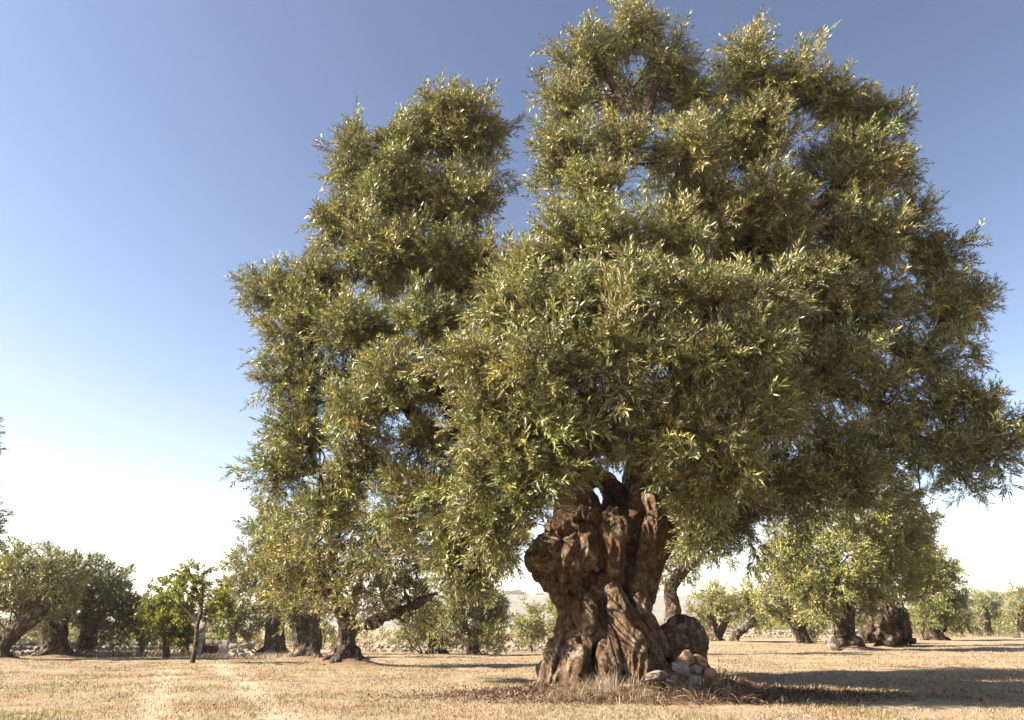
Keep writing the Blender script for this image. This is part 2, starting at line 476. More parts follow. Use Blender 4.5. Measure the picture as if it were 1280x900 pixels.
tb = [
    [Q(768, 868, 9.45, 92), Q(762, 820, 9.45, 68), Q(758, 765, 9.4, 48), Q(764, 715, 9.4, 48), Q(770, 690, 9.4, 44), Q(772, 665, 9.4, 34)],
    # right limb
    [Q(790, 745, 9.2, 28), Q(800, 700, 9.15, 30), Q(812, 660, 9.15, 35), Q(822, 622, 9.2, 33), Q(836, 582, 9.2, 28), Q(848, 540, 9.2, 23), Q(860, 495, 9.25, 17)],
    # left limb and the arch between
    [Q(738, 690, 9.2, 33), Q(724, 650, 9.2, 31), Q(716, 612, 9.25, 25), Q(700, 580, 9.3, 21), Q(668, 562, 9.4, 18), Q(625, 552, 9.5, 14)],
    [Q(716, 620, 9.25, 20), Q(724, 575, 9.05, 18), Q(734, 520, 8.8, 14)],
    [Q(775, 655, 9.5, 26), Q(768, 618, 9.6, 15), Q(748, 598, 9.6, 13), Q(722, 600, 9.5, 15)],
    # shoulder ridge
    [Q(692, 662, 9.0, 12), Q(715, 650, 8.85, 15), Q(745, 655, 8.8, 14), Q(755, 685, 8.8, 12)],
    [Q(767, 650, 8.95, 18), Q(770, 675, 8.85, 21), Q(768, 705, 8.9, 15)],
    # flutes down the front
    [Q(800, 690, 8.9, 10), Q(795, 730, 8.9, 11), Q(803, 775, 8.8, 14), Q(822, 815, 8.8, 16)],
    [Q(748, 722, 8.95, 9), Q(762, 742, 8.78, 14), Q(780, 775, 8.65, 19), Q(800, 810, 8.55, 22), Q(822, 840, 8.5, 18), Q(835, 858, 8.5, 10)],
    [Q(738, 735, 8.95, 16), Q(738, 768, 8.8, 22), Q(745, 792, 8.75, 16)],
    [Q(757, 760, 8.7, 9), Q(760, 795, 8.6, 10), Q(762, 830, 8.5, 16), Q(765, 862, 8.4, 14)],
    [Q(722, 748, 9.1, 18), Q(718, 790, 9.0, 22), Q(700, 825, 8.8, 22), Q(686, 852, 8.65, 14), Q(664, 868, 8.6, 6)],
    [Q(730, 800, 8.8, 18), Q(722, 835, 8.6, 20), Q(712, 862, 8.45, 12)],
    # right spreading root
    [Q(845, 815, 9.3, 22), Q(878, 842, 9.0, 13), Q(905, 856, 8.8, 8), Q(945, 866, 8.7, 4)],
    [Q(790, 830, 8.6, 20), Q(800, 858, 8.4, 14), Q(815, 872, 8.3, 6)],
    # roots at the back for the round
    [Q(770, 820, 9.8, 50), Q(770, 835, 10.3, 30), Q(775, 838, 10.8, 12)],
    [Q(730, 810, 9.8, 36), Q(700, 830, 10.2, 20), Q(680, 838, 10.5, 10)],
]
def EL(px, py, Y, rx, ry, rz_m=None):
    m = mpp(px, py, Y * S); return (Q(px, py, Y), (rx * m, (rz_m if rz_m else rx * m), ry * m))
bl = [
    EL(712, 697, 8.95, 36, 34), EL(735, 690, 8.85, 22, 30), EL(686, 690, 9.0, 22, 24), EL(669, 700, 9.1, 12, 15), EL(676, 718, 9.1, 10, 11), EL(687, 722, 9.0, 16, 18), EL(701, 740, 9.0, 14, 17), EL(710, 752, 9.05, 13, 18),
    EL(700, 728, 8.85, 16, 18), EL(718, 722, 8.8, 13, 20),
    EL(854, 803, 9.25, 30, 34), EL(840, 812, 9.0, 22, 28), EL(866, 822, 9.1, 18, 22),
    EL(838, 655, 9.2, 16, 20), EL(808, 640, 9.0, 14, 26), EL(739, 771, 8.72, 19, 26),
    EL(742, 668, 9.0, 26, 20), EL(700, 850, 8.6, 12, 12), EL(742, 855, 8.5, 16, 14), EL(785, 862, 8.5, 14, 12),
]
gr = [
    ([(722, 652), (746, 660), (756, 684), (752, 706), (738, 724), (720, 742)], 4.0, 0.12),
    ([(705, 668), (698, 690), (700, 712)], 4, 0.06), ([(722, 672), (726, 700), (716, 722)], 4, 0.05),
    ([(682, 690), (690, 715), (694, 735)], 4, 0.09), ([(709, 712), (712, 732)], 3, 0.07),
    ([(794, 620), (797, 650), (788, 690), (786, 720)], 5, 0.13), ([(750, 745), (757, 770), (753, 800), (748, 812)], 4, 0.11),
    ([(725, 745), (720, 775), (726, 802)], 4, 0.06), ([(800, 632), (806, 645)], 5, 0.12),
    ([(810, 690), (812, 730), (818, 765)], 4, 0.06), ([(778, 735), (795, 770), (818, 805), (836, 835)], 4, 0.07),
    ([(745, 812), (742, 840), (738, 862)], 5, 0.10), ([(818, 812), (828, 838)], 8, 0.14), ([(706, 800), (694, 836)], 4, 0.07),
    ([(748, 650), (760, 640), (775, 640)], 4, 0.06),
]
gnarled('trunk', tb, bl, M_BARK, tree, base, voxel=0.0145, disp=(0.04, 0.050, 0.013), smooth_it=5, grooves=gr)

limb_px = {
    'left':   [(700, 580, 9.3, 17), (650, 562, 9.45, 15), (590, 545, 9.7, 14), (560, 500, 9.8, 13), (560, 430, 9.9, 11), (550, 340, 10, 9), (555, 250, 10, 6), (570, 150, 10, 3)],
    'left_low': [(590, 545, 9.7, 11), (540, 540, 9.7, 10), (500, 500, 9.7, 9), (440, 470, 9.8, 7), (400, 455, 9.9, 5), (370, 380, 10, 3)],
    'left_hang': [(650, 575, 9.5, 10), (600, 610, 9.3, 8), (540, 600, 9.3, 7), (470, 580, 9.5, 5), (400, 590, 9.8, 3)],
    'centre': [(712, 612, 9.2, 18), (725, 560, 9.0, 15), (735, 500, 8.7, 13), (732, 450, 8.5, 12), (742, 380, 8.5, 11), (750, 300, 8.6, 10), (752, 240, 8.7, 9), (800, 170, 8.9, 8), (815, 110, 9, 7), (830, 60, 9, 3)],
    'top_fork': [(808, 165, 8.9, 7), (790, 145, 8.9, 6), (768, 110, 9, 5), (750, 70, 9, 3)],
    'front': [(725, 560, 9.0, 12), (720, 510, 8.2, 10), (700, 460, 7.6, 8), (690, 400, 7.3, 6), (700, 320, 7.5, 3)],
    'front_right': [(835, 590, 9.15, 14), (835, 530, 8.4, 10), (840, 470, 7.6, 8), (870, 410, 7.3, 5), (940, 360, 7.3, 3)],
    'right': [(846, 560, 9.2, 18), (870, 470, 9.3, 16), (910, 380, 9.4, 14), (945, 310, 9.4, 12), (950, 220, 9.4, 9), (960, 140, 9.4, 6), (945, 80, 9.4, 3)],
    'right_top': [(930, 340, 9.4, 10), (1000, 280, 9.5, 8), (1060, 220, 9.5, 6), (1110, 165, 9.6, 3)],
    'right_mid': [(862, 500, 9.25, 14), (940, 470, 9.4, 12), (1020, 440, 9.5, 10), (1090, 425, 9.6, 8), (1145, 445, 9.6, 5), (1190, 380, 9.7, 3)],
    'right_low': [(940, 475, 9.4, 10), (1040, 480, 9.3, 9), (1105, 510, 9.3, 7), (1150, 548, 9.2, 5), (1195, 535, 9.2, 3), (1240, 540, 9.2, 2)],
    'right_hang': [(846, 565, 9.2, 9), (900, 570, 8.9, 7), (960, 580, 8.8, 5), (1010, 600, 8.8, 3)],
    'back': [(790, 640, 9.6, 22), (800, 560, 10.2, 15), (790, 450, 10.8, 11), (810, 350, 11, 8), (850, 250, 10.8, 5)],
}
limbs = {k: [Q(*a) for a in v] for k, v in limb_px.items()}
rng = np.random.default_rng(11)
for k, v in limbs.items():
    g = Geo(); pl = catmull(v, 8)
    pl[:, :3] += 0.018 * np.sin(np.arange(len(pl))[:, None] * np.array([0.9, 1.2, 0.7]))
    tube(g, pl, 10, 0.05, rng)
    g.build('limb', M_TWIG, tree, base, smooth=True)

CL = [  # px, py, Y, r px, density
    # left mass
    (572, 150, 10, 50, 1), (520, 175, 10, 46, 1), (598, 180, 10, 36, .9), (440, 205, 10, 42, .9), (495, 235, 9.9, 62, 1), (576, 258, 9.9, 54, 1), (612, 215, 9.9, 22, .7),
    (430, 275, 10, 42, 1), (480, 325, 9.8, 66, 1.05), (575, 335, 9.8, 60, 1.05), (400, 350, 10, 46, 1), (343, 372, 10.2, 28, .7), (318, 366, 10.3, 18, .6), (378, 415, 10, 48, 1),
    (450, 410, 9.5, 56, 1), (525, 415, 9.2, 52, 1), (356, 470, 10, 36, .9), (395, 500, 9.9, 36, .9), (490, 480, 9.0, 56, 1.1), (445, 520, 9.2, 44, 1), (378, 550, 9.9, 42, .9), (445, 585, 9.6, 42, .9), (525, 560, 9.3, 40, .9),
    (350, 590, 10.1, 28, .8), (505, 630, 9.3, 44, .9), (570, 630, 9.0, 44, 1), (480, 690, 9.4, 24, .8), (560, 685, 9.0, 30, .8), (612, 690, 8.8, 34, .8), (420, 640, 9.8, 34, .9),
    (560, 480, 9.8, 46, .9), (622, 345, 9.6, 32, .8),
    # front mass
    (706, 300, 7.9, 44, 1), (745, 240, 8.2, 44, .9), (660, 335, 7.8, 30, .9), (760, 310, 7.7, 55, 1), (830, 300, 7.8, 44, .9), (640, 385, 7.3, 52, 1), (715, 370, 7.1, 56, 1.1), (800, 375, 7.0, 58, 1.1), (880, 380, 7.1, 50, 1),
    (945, 375, 7.3, 36, .9), (612, 455, 7.1, 46, 1), (680, 460, 6.8, 58, 1.1), (770, 455, 6.9, 54, 1.05), (860, 460, 6.8, 58, 1.1), (935, 450, 7.0, 48, 1), (605, 530, 7.1, 42, 1), (665, 545, 6.9, 52, 1.1),
    (745, 535, 7.3, 36, .8), (825, 540, 7.0, 46, 1), (895, 540, 6.9, 48, 1), (950, 530, 7.2, 38, .9), (610, 600, 7.3, 38, 1), (652, 608, 7.2, 36, 1), (905, 600, 7.3, 38, .9), (840, 585, 7.2, 24, .8), (612, 662, 7.6, 26, .8), (700, 580, 7.5, 28, .8),
    # top mass
    (735, 75, 9, 44, 1), (790, 45, 9, 42, 1), (838, 80, 9, 34, .9), (702, 130, 9, 34, .95), (772, 84, 9.4, 18, .7), (868, 120, 9.2, 34, .9), (710, 205, 8.9, 42, 1), (770, 190, 8.6, 34, .8), (850, 195, 8.6, 52, 1),
    # upper right
    (930, 95, 9.4, 44, 1), (985, 110, 9.5, 40, .9), (935, 55, 9.5, 20, .7), (1030, 120, 9.5, 42, .9), (1080, 155, 9.6, 40, .9), (1112, 160, 9.6, 24, .8), (1108, 215, 9.7, 38, .9), (1050, 215, 9.4, 60, 1), (940, 175, 9.2, 60, 1),
    (890, 265, 8.9, 58, 1), (970, 270, 9.1, 66, 1), (1070, 300, 9.4, 62, 1), (1126, 288, 9.7, 40, .9), (1165, 330, 9.8, 34, .9), (1205, 380, 9.8, 32, .8), (1170, 385, 9.7, 44, .8), (1000, 370, 9, 62, 1), (1090, 390, 9.3, 60, 1),
    (1208, 430, 9.6, 18, .6), (1150, 450, 9.6, 36, .55), (1040, 470, 9.1, 56, 1), (1105, 480, 9.4, 44, .75), (1185, 505, 9.3, 36, .5), (1238, 520, 9.2, 30, .5), (1235, 562, 9.2, 32, .5), (1182, 575, 9.2, 36, .5), (1212, 610, 9.1, 24, .45),
    (1110, 560, 9.3, 42, .75), (1040, 560, 8.9, 50, .95), (975, 500, 8.6, 48, .95), (965, 590, 8.6, 48, .95), (1005, 618, 8.8, 30, .7), (930, 640, 8.6, 34, .85), (885, 655, 8.6, 26, .7), (895, 690, 8.6, 16, .5), (590, 700, 8.9, 26, .8), (645, 695, 8.8, 22, .7), (775, 572, 7.7, 24, .7), (1060, 600, 9.0, 26, .5), (870, 610, 8.8, 26, .8), (1150, 612, 9.1, 18, .4),
    # behind, closing the crown
    (860, 380, 10.9, 90, .7), (760, 420, 10.9, 80, .7), (960, 300, 10.7, 90, .7), (850, 250, 10.6, 80, .7), (1040, 400, 10.6, 80, .6), (700, 470, 10.5, 60, .6), (880, 500, 10.6, 60, .6), (640, 440, 10.4, 46, .5), (520, 330, 10.9, 64, .6), (800, 130, 10, 40, .6), (960, 440, 9.9, 60, .8), (890, 330, 9.6, 60, .8),
]
def clumps_from(lst, Sf=S, lobes=True):
    rl = np.random.default_rng(77)
    out = []
    for px, py, Y, r, dn in lst:
        rm = r * mpp(px, py, Y * Sf) * 0.96
        c = P(px, py, Y * Sf)
        if not lobes or r < 25: out.append((c, (rm, rm, rm), dn)); continue
        dn = dn if dn > .82 else dn * .62
        out.append((c, (rm * .72,) * 3, dn * .8))
        for i in range(6):
            d = unit(rl.normal(size=3)); q = .40 + .16 * rl.random()
            out.append((c + d * rm * (1 - q) * .97, (rm * q,) * 3, dn))
    return out
mc = clumps_from(CL)
g = Geo(); branch_net(g, list(limbs.values()), mc, rng, r0=0.022, sub=2)
g.build('branches', M_TWIG, tree, base, smooth=True)
crown('crown', mc, SPR_MAIN, M_LEAF, tree, base, rng, per_m2=13.5, shoot=0.40)

# ================================================================== OTHER TREES
def bg_tree(label, cat, base_px, Y, trunks, clumps, seed, T=None, leaf=None, name='olive_tree', per_m2=5.5, sc=1.0, voxel=0.05,
            blobs=(), mound=0.12, tint=(1, 1, 1), bark=None, group='olive trees of the grove', disp=(0.06, 0.045, 0.015), sub=3, extra=0):
    """trunks: lists of (px,py,r_px[,dY]); clumps: (px,py,r_px[,dY[,dens]]) around depth Y"""
    T = T or SPR_FAR; leaf = leaf or M_LEAF_FAR; r = np.random.default_rng(seed)
    b = at_ground(base_px, Y)
    if mound: MOUNDS.append((b[0], b[1], 1.0, mound)); b = at_ground(base_px, Y)
    b[2] -= 0.06
    root = empty(name, b); tag(root, label, cat, group)
    def D(t): return Y + (t[3] if len(t) > 3 else 0)
    tl = []
    for t in trunks:
        tl.append([np.array([*P(q[0], q[1], D(q)), (.84 if q[2] > 9 else 1) * q[2] * mpp(q[0], q[1], D(q))]) for q in t])
    bb = [(P(q[0], q[1], D(q)), (q[2] * mpp(q[0], q[1], Y),) * 2 + (q[2] * mpp(q[0], q[1], Y) * 1.15,)) for q in blobs]
    # sink the lowest end of the first trunk into the ground
    t0 = tl[0][0].copy(); t0[2] = b[2] - 0.15; t0[3] *= 1.15; tl[0].insert(0, t0)
    rr = max(t[0][3] for t in tl[:1])
    if rr > 0.12:
        for k in range(6):                                     # roots all round
            a = k * PI / 3 + r.random(); e = np.array([math.cos(a), math.sin(a)]) * rr * (1.2 + .4 * r.random())
            s = tl[0][1]
            tl.append([np.array([s[0], s[1], b[2] + rr * 1.0, rr * .38]), np.array([b[0] + e[0] * .6, b[1] + e[1] * .6, b[2] + rr * .22, rr * .26]), np.array([b[0] + e[0], b[1] + e[1], b[2] + .0, rr * .1])])
        gnarled('trunk', tl, bb, bark or M_BARK_FAR, root, b, voxel=max(min(voxel, rr / 14), rr / 26, .022), disp=tuple(min(d, rr * f) for d, f in zip(disp, (.28, .24, .09))), smooth_it=2, freq=0.9)
    else:
        g = Geo()
        for t in tl: tube(g, catmull(t, 5), 8, 0.05, r)
        g.build('trunk', bark or M_TWIG, root, b, smooth=True)
    cl = []
    for q in clumps:
        dy = q[3] if len(q) > 3 else r.normal() * 0.4
        dn = q[4] if len(q) > 4 else 1
        rm = q[2] * mpp(q[0], q[1], Y) * 1.05
        cl.append((P(q[0], q[1], Y + dy), (rm, rm, rm), dn))
    g = Geo(); branch_net(g, tl, cl, r, r0=0.035, sub=sub, seg=5)
    g.build('branches', M_TWIG, root, b, smooth=True)
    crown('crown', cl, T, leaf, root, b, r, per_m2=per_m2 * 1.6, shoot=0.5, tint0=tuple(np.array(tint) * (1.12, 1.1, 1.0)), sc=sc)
    return root

G = 'olive trees of the grove'
# --- left group
bg_tree('dusty olive tree at the far left, its trunk leaning over to the right', 'olive tree', 2, 23,
        [[(0, 812, 13), (18, 790, 12), (45, 768, 11), (62, 745, 8)]],
        [(28, 712, 24), (60, 722, 24), (10, 740, 22), (45, 745, 22), (75, 750, 20), (85, 715, 18), (20, 700, 18, 1), (-15, 720, 25), (60, 700, 16), (88, 740, 18, .6), (15, 765, 14), (-30, 750, 25)], 21)
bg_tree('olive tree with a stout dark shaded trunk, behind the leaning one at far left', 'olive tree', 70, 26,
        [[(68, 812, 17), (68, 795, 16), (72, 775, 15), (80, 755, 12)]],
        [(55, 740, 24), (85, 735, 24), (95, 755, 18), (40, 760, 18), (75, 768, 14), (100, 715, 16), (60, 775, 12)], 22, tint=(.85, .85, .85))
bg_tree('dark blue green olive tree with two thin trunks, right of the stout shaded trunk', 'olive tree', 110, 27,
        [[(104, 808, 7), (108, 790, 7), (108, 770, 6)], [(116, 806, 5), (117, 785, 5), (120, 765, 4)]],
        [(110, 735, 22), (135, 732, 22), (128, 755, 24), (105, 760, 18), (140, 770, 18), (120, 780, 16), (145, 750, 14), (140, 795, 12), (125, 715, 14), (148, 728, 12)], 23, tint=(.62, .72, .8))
bg_tree('olive tree mostly out of frame at left, only twig tips showing high up', 'olive tree', -175, 27,
        [[(-175, 810, 20), (-170, 780, 18), (-160, 740, 15), (-150, 700, 10)]],
        [(-60, 560, 42), (-30, 545, 24, .3), (-100, 620, 60), (-150, 560, 60), (-60, 640, 50), (-170, 660, 60), (-25, 672, 22), (-210, 600, 60)], 24)
# --- fruit trees
def young(label, base_px, Y, trunks, clumps, seed, T, tint=(1, 1, 1), dens=5.5, sc=1.0, name='fruit_tree'):
    return bg_tree(label, 'fruit tree', base_px, Y, trunks, clumps, seed, T=T, leaf=M_LEAF_FRUIT, name=name, per_m2=dens, sc=sc, mound=0, group='young fruit trees left of the grove', tint=tint)
young('slim young fruit tree with loose bright yellow green leaves and upright shoots', 243, 19.5,
      [[(241, 826, 3.4), (245, 802, 2.8), (247, 780, 2.5), (252, 762, 1.9), (246, 740, 1.6), (236, 712, .8)], [(249, 775, 2), (262, 760, 1.6), (275, 745, 1.0), (286, 735, .6)], [(248, 778, 1.8), (232, 762, 1.3), (214, 742, .7)], [(252, 762, 1.6), (253, 740, 1.2), (252, 718, .6)]],
      [(237, 722, 9, 0, .9), (234, 712, 6, 0, .8), (253, 728, 8, 0, .9), (252, 716, 5, 0, .7), (220, 738, 11), (208, 732, 6, 0, .8), (245, 748, 15), (268, 750, 13), (280, 738, 10), (228, 758, 14), (262, 770, 13), (282, 762, 12), (250, 735, 10), (278, 778, 10), (240, 768, 9), (212, 748, 9)],
      31, SPR_FRUIT, dens=14, sc=.55)
young('round dark citrus tree with a short trunk, just left of the slim young tree', 206, 24,
      [[(208, 816, 4), (207, 802, 3.5), (203, 788, 3), (196, 775, 2)], [(207, 802, 2.5), (214, 790, 2), (222, 775, 1.5)]],
      [(205, 768, 17), (225, 775, 15), (228, 790, 12), (198, 785, 14), (215, 755, 12), (212, 795, 10), (238, 795, 9), (205, 750, 9), (190, 770, 12)], 32, SPR_CIT, dens=10, sc=.8)
young('round citrus tree between the dark olives and the darker citrus tree', 178, 27,
      [[(178, 806, 3.2), (178, 795, 3), (176, 780, 2)]],
      [(172, 765, 14), (185, 770, 13), (168, 782, 12), (180, 788, 10), (165, 752, 9), (188, 755, 9), (190, 742, 6), (158, 770, 7)], 33, SPR_CIT, dens=10, sc=.8)
# --- middle left group
bg_tree('tall olive tree hung with pale foliage at the left edge of the middle group', 'olive tree', 343, 30,
        [[(343, 812, 16), (344, 790, 14), (342, 765, 12), (335, 730, 8)]],
        [(330, 665, 22), (310, 700, 22), (340, 700, 26), (300, 735, 22), (325, 740, 24), (350, 745, 22), (290, 765, 18), (312, 775, 18), (342, 775, 14), (355, 715, 22), (300, 790, 12), (330, 640, 14), (275, 755, 12)], 41)
bg_tree('olive tree with a thick dark hollow trunk, behind the root ridged one', 'olive tree', 382, 25,
        [[(382, 826, 17), (380, 805, 15), (376, 785, 14), (370, 765, 10)], [(390, 815, 9), (393, 795, 9), (392, 775, 8)]],
        [(370, 690, 26), (350, 725, 24), (385, 735, 24), (375, 760, 20), (400, 700, 24), (360, 775, 12), (395, 765, 16), (345, 690, 18)], 42)
bg_tree('nearer olive tree with flared roots, a low bough reaching right and golden foliage', 'olive tree', 430, 17.5,
        [[(431, 832, 21), (431, 812, 14.5), (432, 795, 13), (433, 778, 11.5), (424, 755, 9), (412, 738, 7), (395, 715, 5), (385, 690, 4)],
         [(436, 792, 9), (450, 782, 7), (470, 777, 7), (490, 768, 6), (520, 755, 4.5), (545, 742, 3)],
         [(433, 778, 8), (445, 745, 6), (455, 710, 4)]],
        [(385, 640, 30, 0), (350, 650, 22, .5), (420, 620, 30, .3), (360, 690, 26, 0), (395, 680, 28, -.8), (440, 670, 32, 0), (480, 660, 30, .3), (415, 720, 26, -.6), (460, 715, 28, -.8), (500, 700, 28, 0), (385, 740, 22, .4),
         (440, 745, 18, -1), (475, 745, 20, -.6), (505, 735, 20, 0), (520, 765, 16, .6), (540, 745, 12, .6), (360, 730, 20, .8), (500, 775, 12, 1), (460, 762, 12, -.8), (340, 710, 18, .5), (400, 765, 12, -.3), (520, 720, 20, .6)],
        43, blobs=[(418, 832, 9, -.5), (404, 838, 6, -.7), (446, 832, 8, -.3)], voxel=.035, sc=.9, per_m2=7.0, tint=(1.12, 1.02, .9), mound=.22)
bg_tree('olive stump with leafy shoots beside the round grove tree', 'olive tree', 545, 30,
        [[(545, 820, 13), (545, 810, 12), (544, 800, 9)]],
        [(532, 790, 14), (515, 795, 13), (548, 780, 12), (525, 775, 12), (505, 780, 10), (540, 765, 14), (520, 805, 8)], 44, mound=.05)
bg_tree('compact rounded olive tree on a short trunk against the pale hill', 'olive tree', 592, 29,
        [[(592, 820, 7), (592, 805, 5.5), (592, 795, 5), (598, 780, 3)], [(592, 798, 3.5), (584, 785, 3), (574, 770, 2)]],
        [(570, 750, 18), (592, 745, 19), (612, 752, 17), (560, 770, 17), (585, 770, 20), (610, 775, 19), (622, 768, 12), (555, 788, 13), (580, 792, 12), (606, 795, 14), (622, 790, 11), (585, 735, 10), (626, 800, 7), (545, 765, 10)], 45, mound=.08, per_m2=7)
bg_tree('small young olive tree with a thin stem standing alone left of the great trunk', 'olive tree', 665, 33,
        [[(665, 815, 1.6), (664, 800, 1.5), (663, 788, 1.2)]],
        [(662, 780, 13), (652, 785, 10), (675, 785, 10), (663, 772, 8), (646, 793, 8), (682, 794, 7), (668, 794, 9)], 46, mound=0, tint=(1.25, 1.25, 1.1), name='young_olive_tree', per_m2=5, voxel=.02)
bg_tree('yellowish olive tree half hidden behind the left side of the great trunk', 'olive tree', 700, 36,
        [[(700, 810, 6), (700, 795, 6), (702, 780, 4)]],
        [(695, 760, 12), (700, 780, 13), (694, 795, 9), (706, 770, 14)], 47, mound=0, tint=(1.35, 1.3, 1.0))
# --- behind the trunk, right
bg_tree('olive tree with a pinkish leaning trunk, close behind the great trunk', 'olive tree', 838, 22,
        [[(834, 812, 9), (838, 790, 9), (842, 765, 9), (838, 738, 7), (846, 718, 5)], [(842, 735, 5), (856, 712, 4), (874, 702, 3)]],
        [(845, 690, 18), (865, 700, 16), (830, 705, 16), (860, 680, 16), (850, 715, 12), (880, 690, 14), (825, 730, 8)], 51, tint=(1.1, 1.1, 1.0), per_m2=6)
bg_tree('bright sunlit olive tree on a forked trunk, first right of the dark root bulge', 'olive tree', 897, 38,
        [[(893, 800, 7), (890, 785, 6), (888, 770, 4)], [(897, 800, 4), (902, 788, 4), (908, 776, 3)]],
        [(880, 750, 14), (895, 740, 14), (905, 755, 15), (888, 765, 14), (915, 765, 12), (870, 765, 10), (900, 775, 12), (878, 785, 10), (870, 778, 8)], 52, tint=(1.15, 1.15, .95), mound=.05, per_m2=5)
bg_tree('olive tree with a trunk bent to the right, second from the root bulge', 'olive tree', 917, 37,
        [[(917, 801, 5), (922, 792, 4.5), (933, 785, 4), (943, 778, 3)]],
        [(935, 740, 13), (945, 755, 14), (925, 755, 12), (950, 770, 12), (938, 768, 12), (955, 785, 9)], 53, tint=(1.2, 1.2, 1.0), mound=.05, per_m2=5)
bg_tree('olive tree with a dark leaning trunk left of the two stemmed tree', 'olive tree', 1003, 34,
        [[(1003, 797, 8), (998, 785, 7), (990, 770, 6), (986, 750, 4)]],
        [(975, 690, 20), (960, 715, 17), (990, 715, 20), (972, 745, 20), (995, 745, 18), (965, 770, 14), (985, 770, 14), (1010, 735, 18), (1000, 690, 18), (955, 745, 12), (1015, 765, 16), (970, 665, 10), (1018, 785, 12)], 54, tint=(1.2, 1.15, .95), mound=.05)
bg_tree('large leafy olive tree with a pale two stemmed trunk in the right field', 'olive tree', 1060, 25.5,
        [[(1052, 808, 8), (1051, 790, 7), (1049, 765, 8), (1046, 740, 7), (1040, 700, 5)], [(1066, 808, 8), (1062, 790, 6), (1062, 765, 6), (1068, 735, 5), (1085, 690, 4)]],
        [(1085, 590, 26, 0), (1060, 615, 28, 0), (1110, 610, 26, .5), (1035, 650, 28, -.5), (1080, 650, 34, 0), (1125, 650, 28, .5), (1010, 690, 28, -.5), (1060, 695, 30, -1), (1105, 690, 30, .5), (1145, 690, 22, 1), (975, 700, 18, -.3), (1000, 730, 24, -.8),
         (1045, 730, 24, -1), (1085, 730, 26, 0), (1125, 725, 24, 1), (1025, 755, 16, -1), (1080, 755, 18, .5), (1150, 655, 18, .8), (1135, 620, 16, .6), (990, 670, 14, 0), (1015, 770, 12, .3)],
        55, voxel=.04, per_m2=7.5, tint=(1.08, 1.15, .92), mound=.25, sc=.95, blobs=[(1070, 806, 10, -.3), (1048, 806, 9, -.4)])
bg_tree('ancient olive with a squat swollen knobbly trunk behind the two stemmed tree', 'olive tree', 1108, 30,
        [[(1108, 792, 22), (1105, 770, 19), (1100, 750, 15)], [(1124, 790, 11), (1120, 765, 11), (1112, 748, 9)]],
        [(1085, 700, 24, .5), (1120, 700, 26, .5), (1150, 705, 22, .5), (1140, 735, 16, .8), (1070, 735, 18, .8), (1160, 730, 14, .8), (1100, 670, 26, 1), (1140, 665, 26, 1)],
        56, blobs=[(1092, 760, 11, -.6), (1106, 765, 12, -1), (1122, 768, 10, -.6), (1094, 785, 11, -1), (1112, 790, 11, -1.2), (1127, 785, 10, -.8), (1083, 790, 8, -.7), (1104, 778, 8, -1.4)], voxel=.05, disp=(.20, .15, .06), mound=.3)
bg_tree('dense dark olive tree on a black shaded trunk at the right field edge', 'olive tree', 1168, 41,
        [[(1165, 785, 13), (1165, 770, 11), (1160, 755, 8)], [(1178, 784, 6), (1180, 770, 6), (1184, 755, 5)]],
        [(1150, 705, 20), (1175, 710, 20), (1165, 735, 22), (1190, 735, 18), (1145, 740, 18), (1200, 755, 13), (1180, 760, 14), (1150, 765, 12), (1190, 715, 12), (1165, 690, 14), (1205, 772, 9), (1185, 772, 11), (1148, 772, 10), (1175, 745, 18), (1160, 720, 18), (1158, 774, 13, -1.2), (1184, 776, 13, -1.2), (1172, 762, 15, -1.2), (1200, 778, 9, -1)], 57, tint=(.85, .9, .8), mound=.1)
bg_tree('small olive tree second from the right edge below the dark hill', 'olive tree', 1228, 55,
        [[(1232, 783, 6), (1232, 772, 5), (1230, 760, 3)]],
        [(1225, 752, 11), (1240, 748, 11), (1232, 763, 12), (1248, 762, 9), (1218, 766, 9), (1250, 772, 7)], 58, mound=0, per_m2=4)
bg_tree('olive tree cut by the right edge of the picture', 'olive tree', 1278, 50,
        [[(1280, 785, 7), (1280, 770, 6), (1282, 755, 4)]],
        [(1272, 748, 13), (1290, 745, 15), (1270, 765, 12), (1285, 768, 14), (1265, 772, 8), (1300, 760, 14)], 59, mound=0, per_m2=4)

# ================================================================== STONES
def rock_mesh(r, size, n=13, bevel=0.035):
    bm = bmesh.new()
    for _ in range(n):
        v = r.normal(size=3); v /= np.linalg.norm(v); v = np.sign(v) * np.abs(v) ** 0.8
        bm.verts.new(Vector(v * (0.8 + .3 * r.random())))
    bmesh.ops.convex_hull(bm, input=bm.verts)
    bmesh.ops.delete(bm, geom=[v for v in bm.verts if not v.link_faces], context='VERTS')
    bmesh.ops.bevel(bm, geom=bm.edges[:] + bm.verts[:], offset=bevel, segments=2, affect='EDGES', clamp_overlap=True)
    bmesh.ops.triangulate(bm, faces=bm.faces)
    bmesh.ops.subdivide_edges(bm, edges=bm.edges, cuts=2, use_grid_fill=True)
    sh = r.random() * 50
    for v in bm.verts:
        c = v.co; v.co = c * (1 + 0.16 * noise.noise((c.x * 2 + sh, c.y * 2, c.z * 2)) + 0.07 * noise.noise((c.x * 6 + sh, c.y * 6, c.z * 6)))
        v.co.x *= size[0]; v.co.y *= size[1]; v.co.z *= size[2]
    return bm

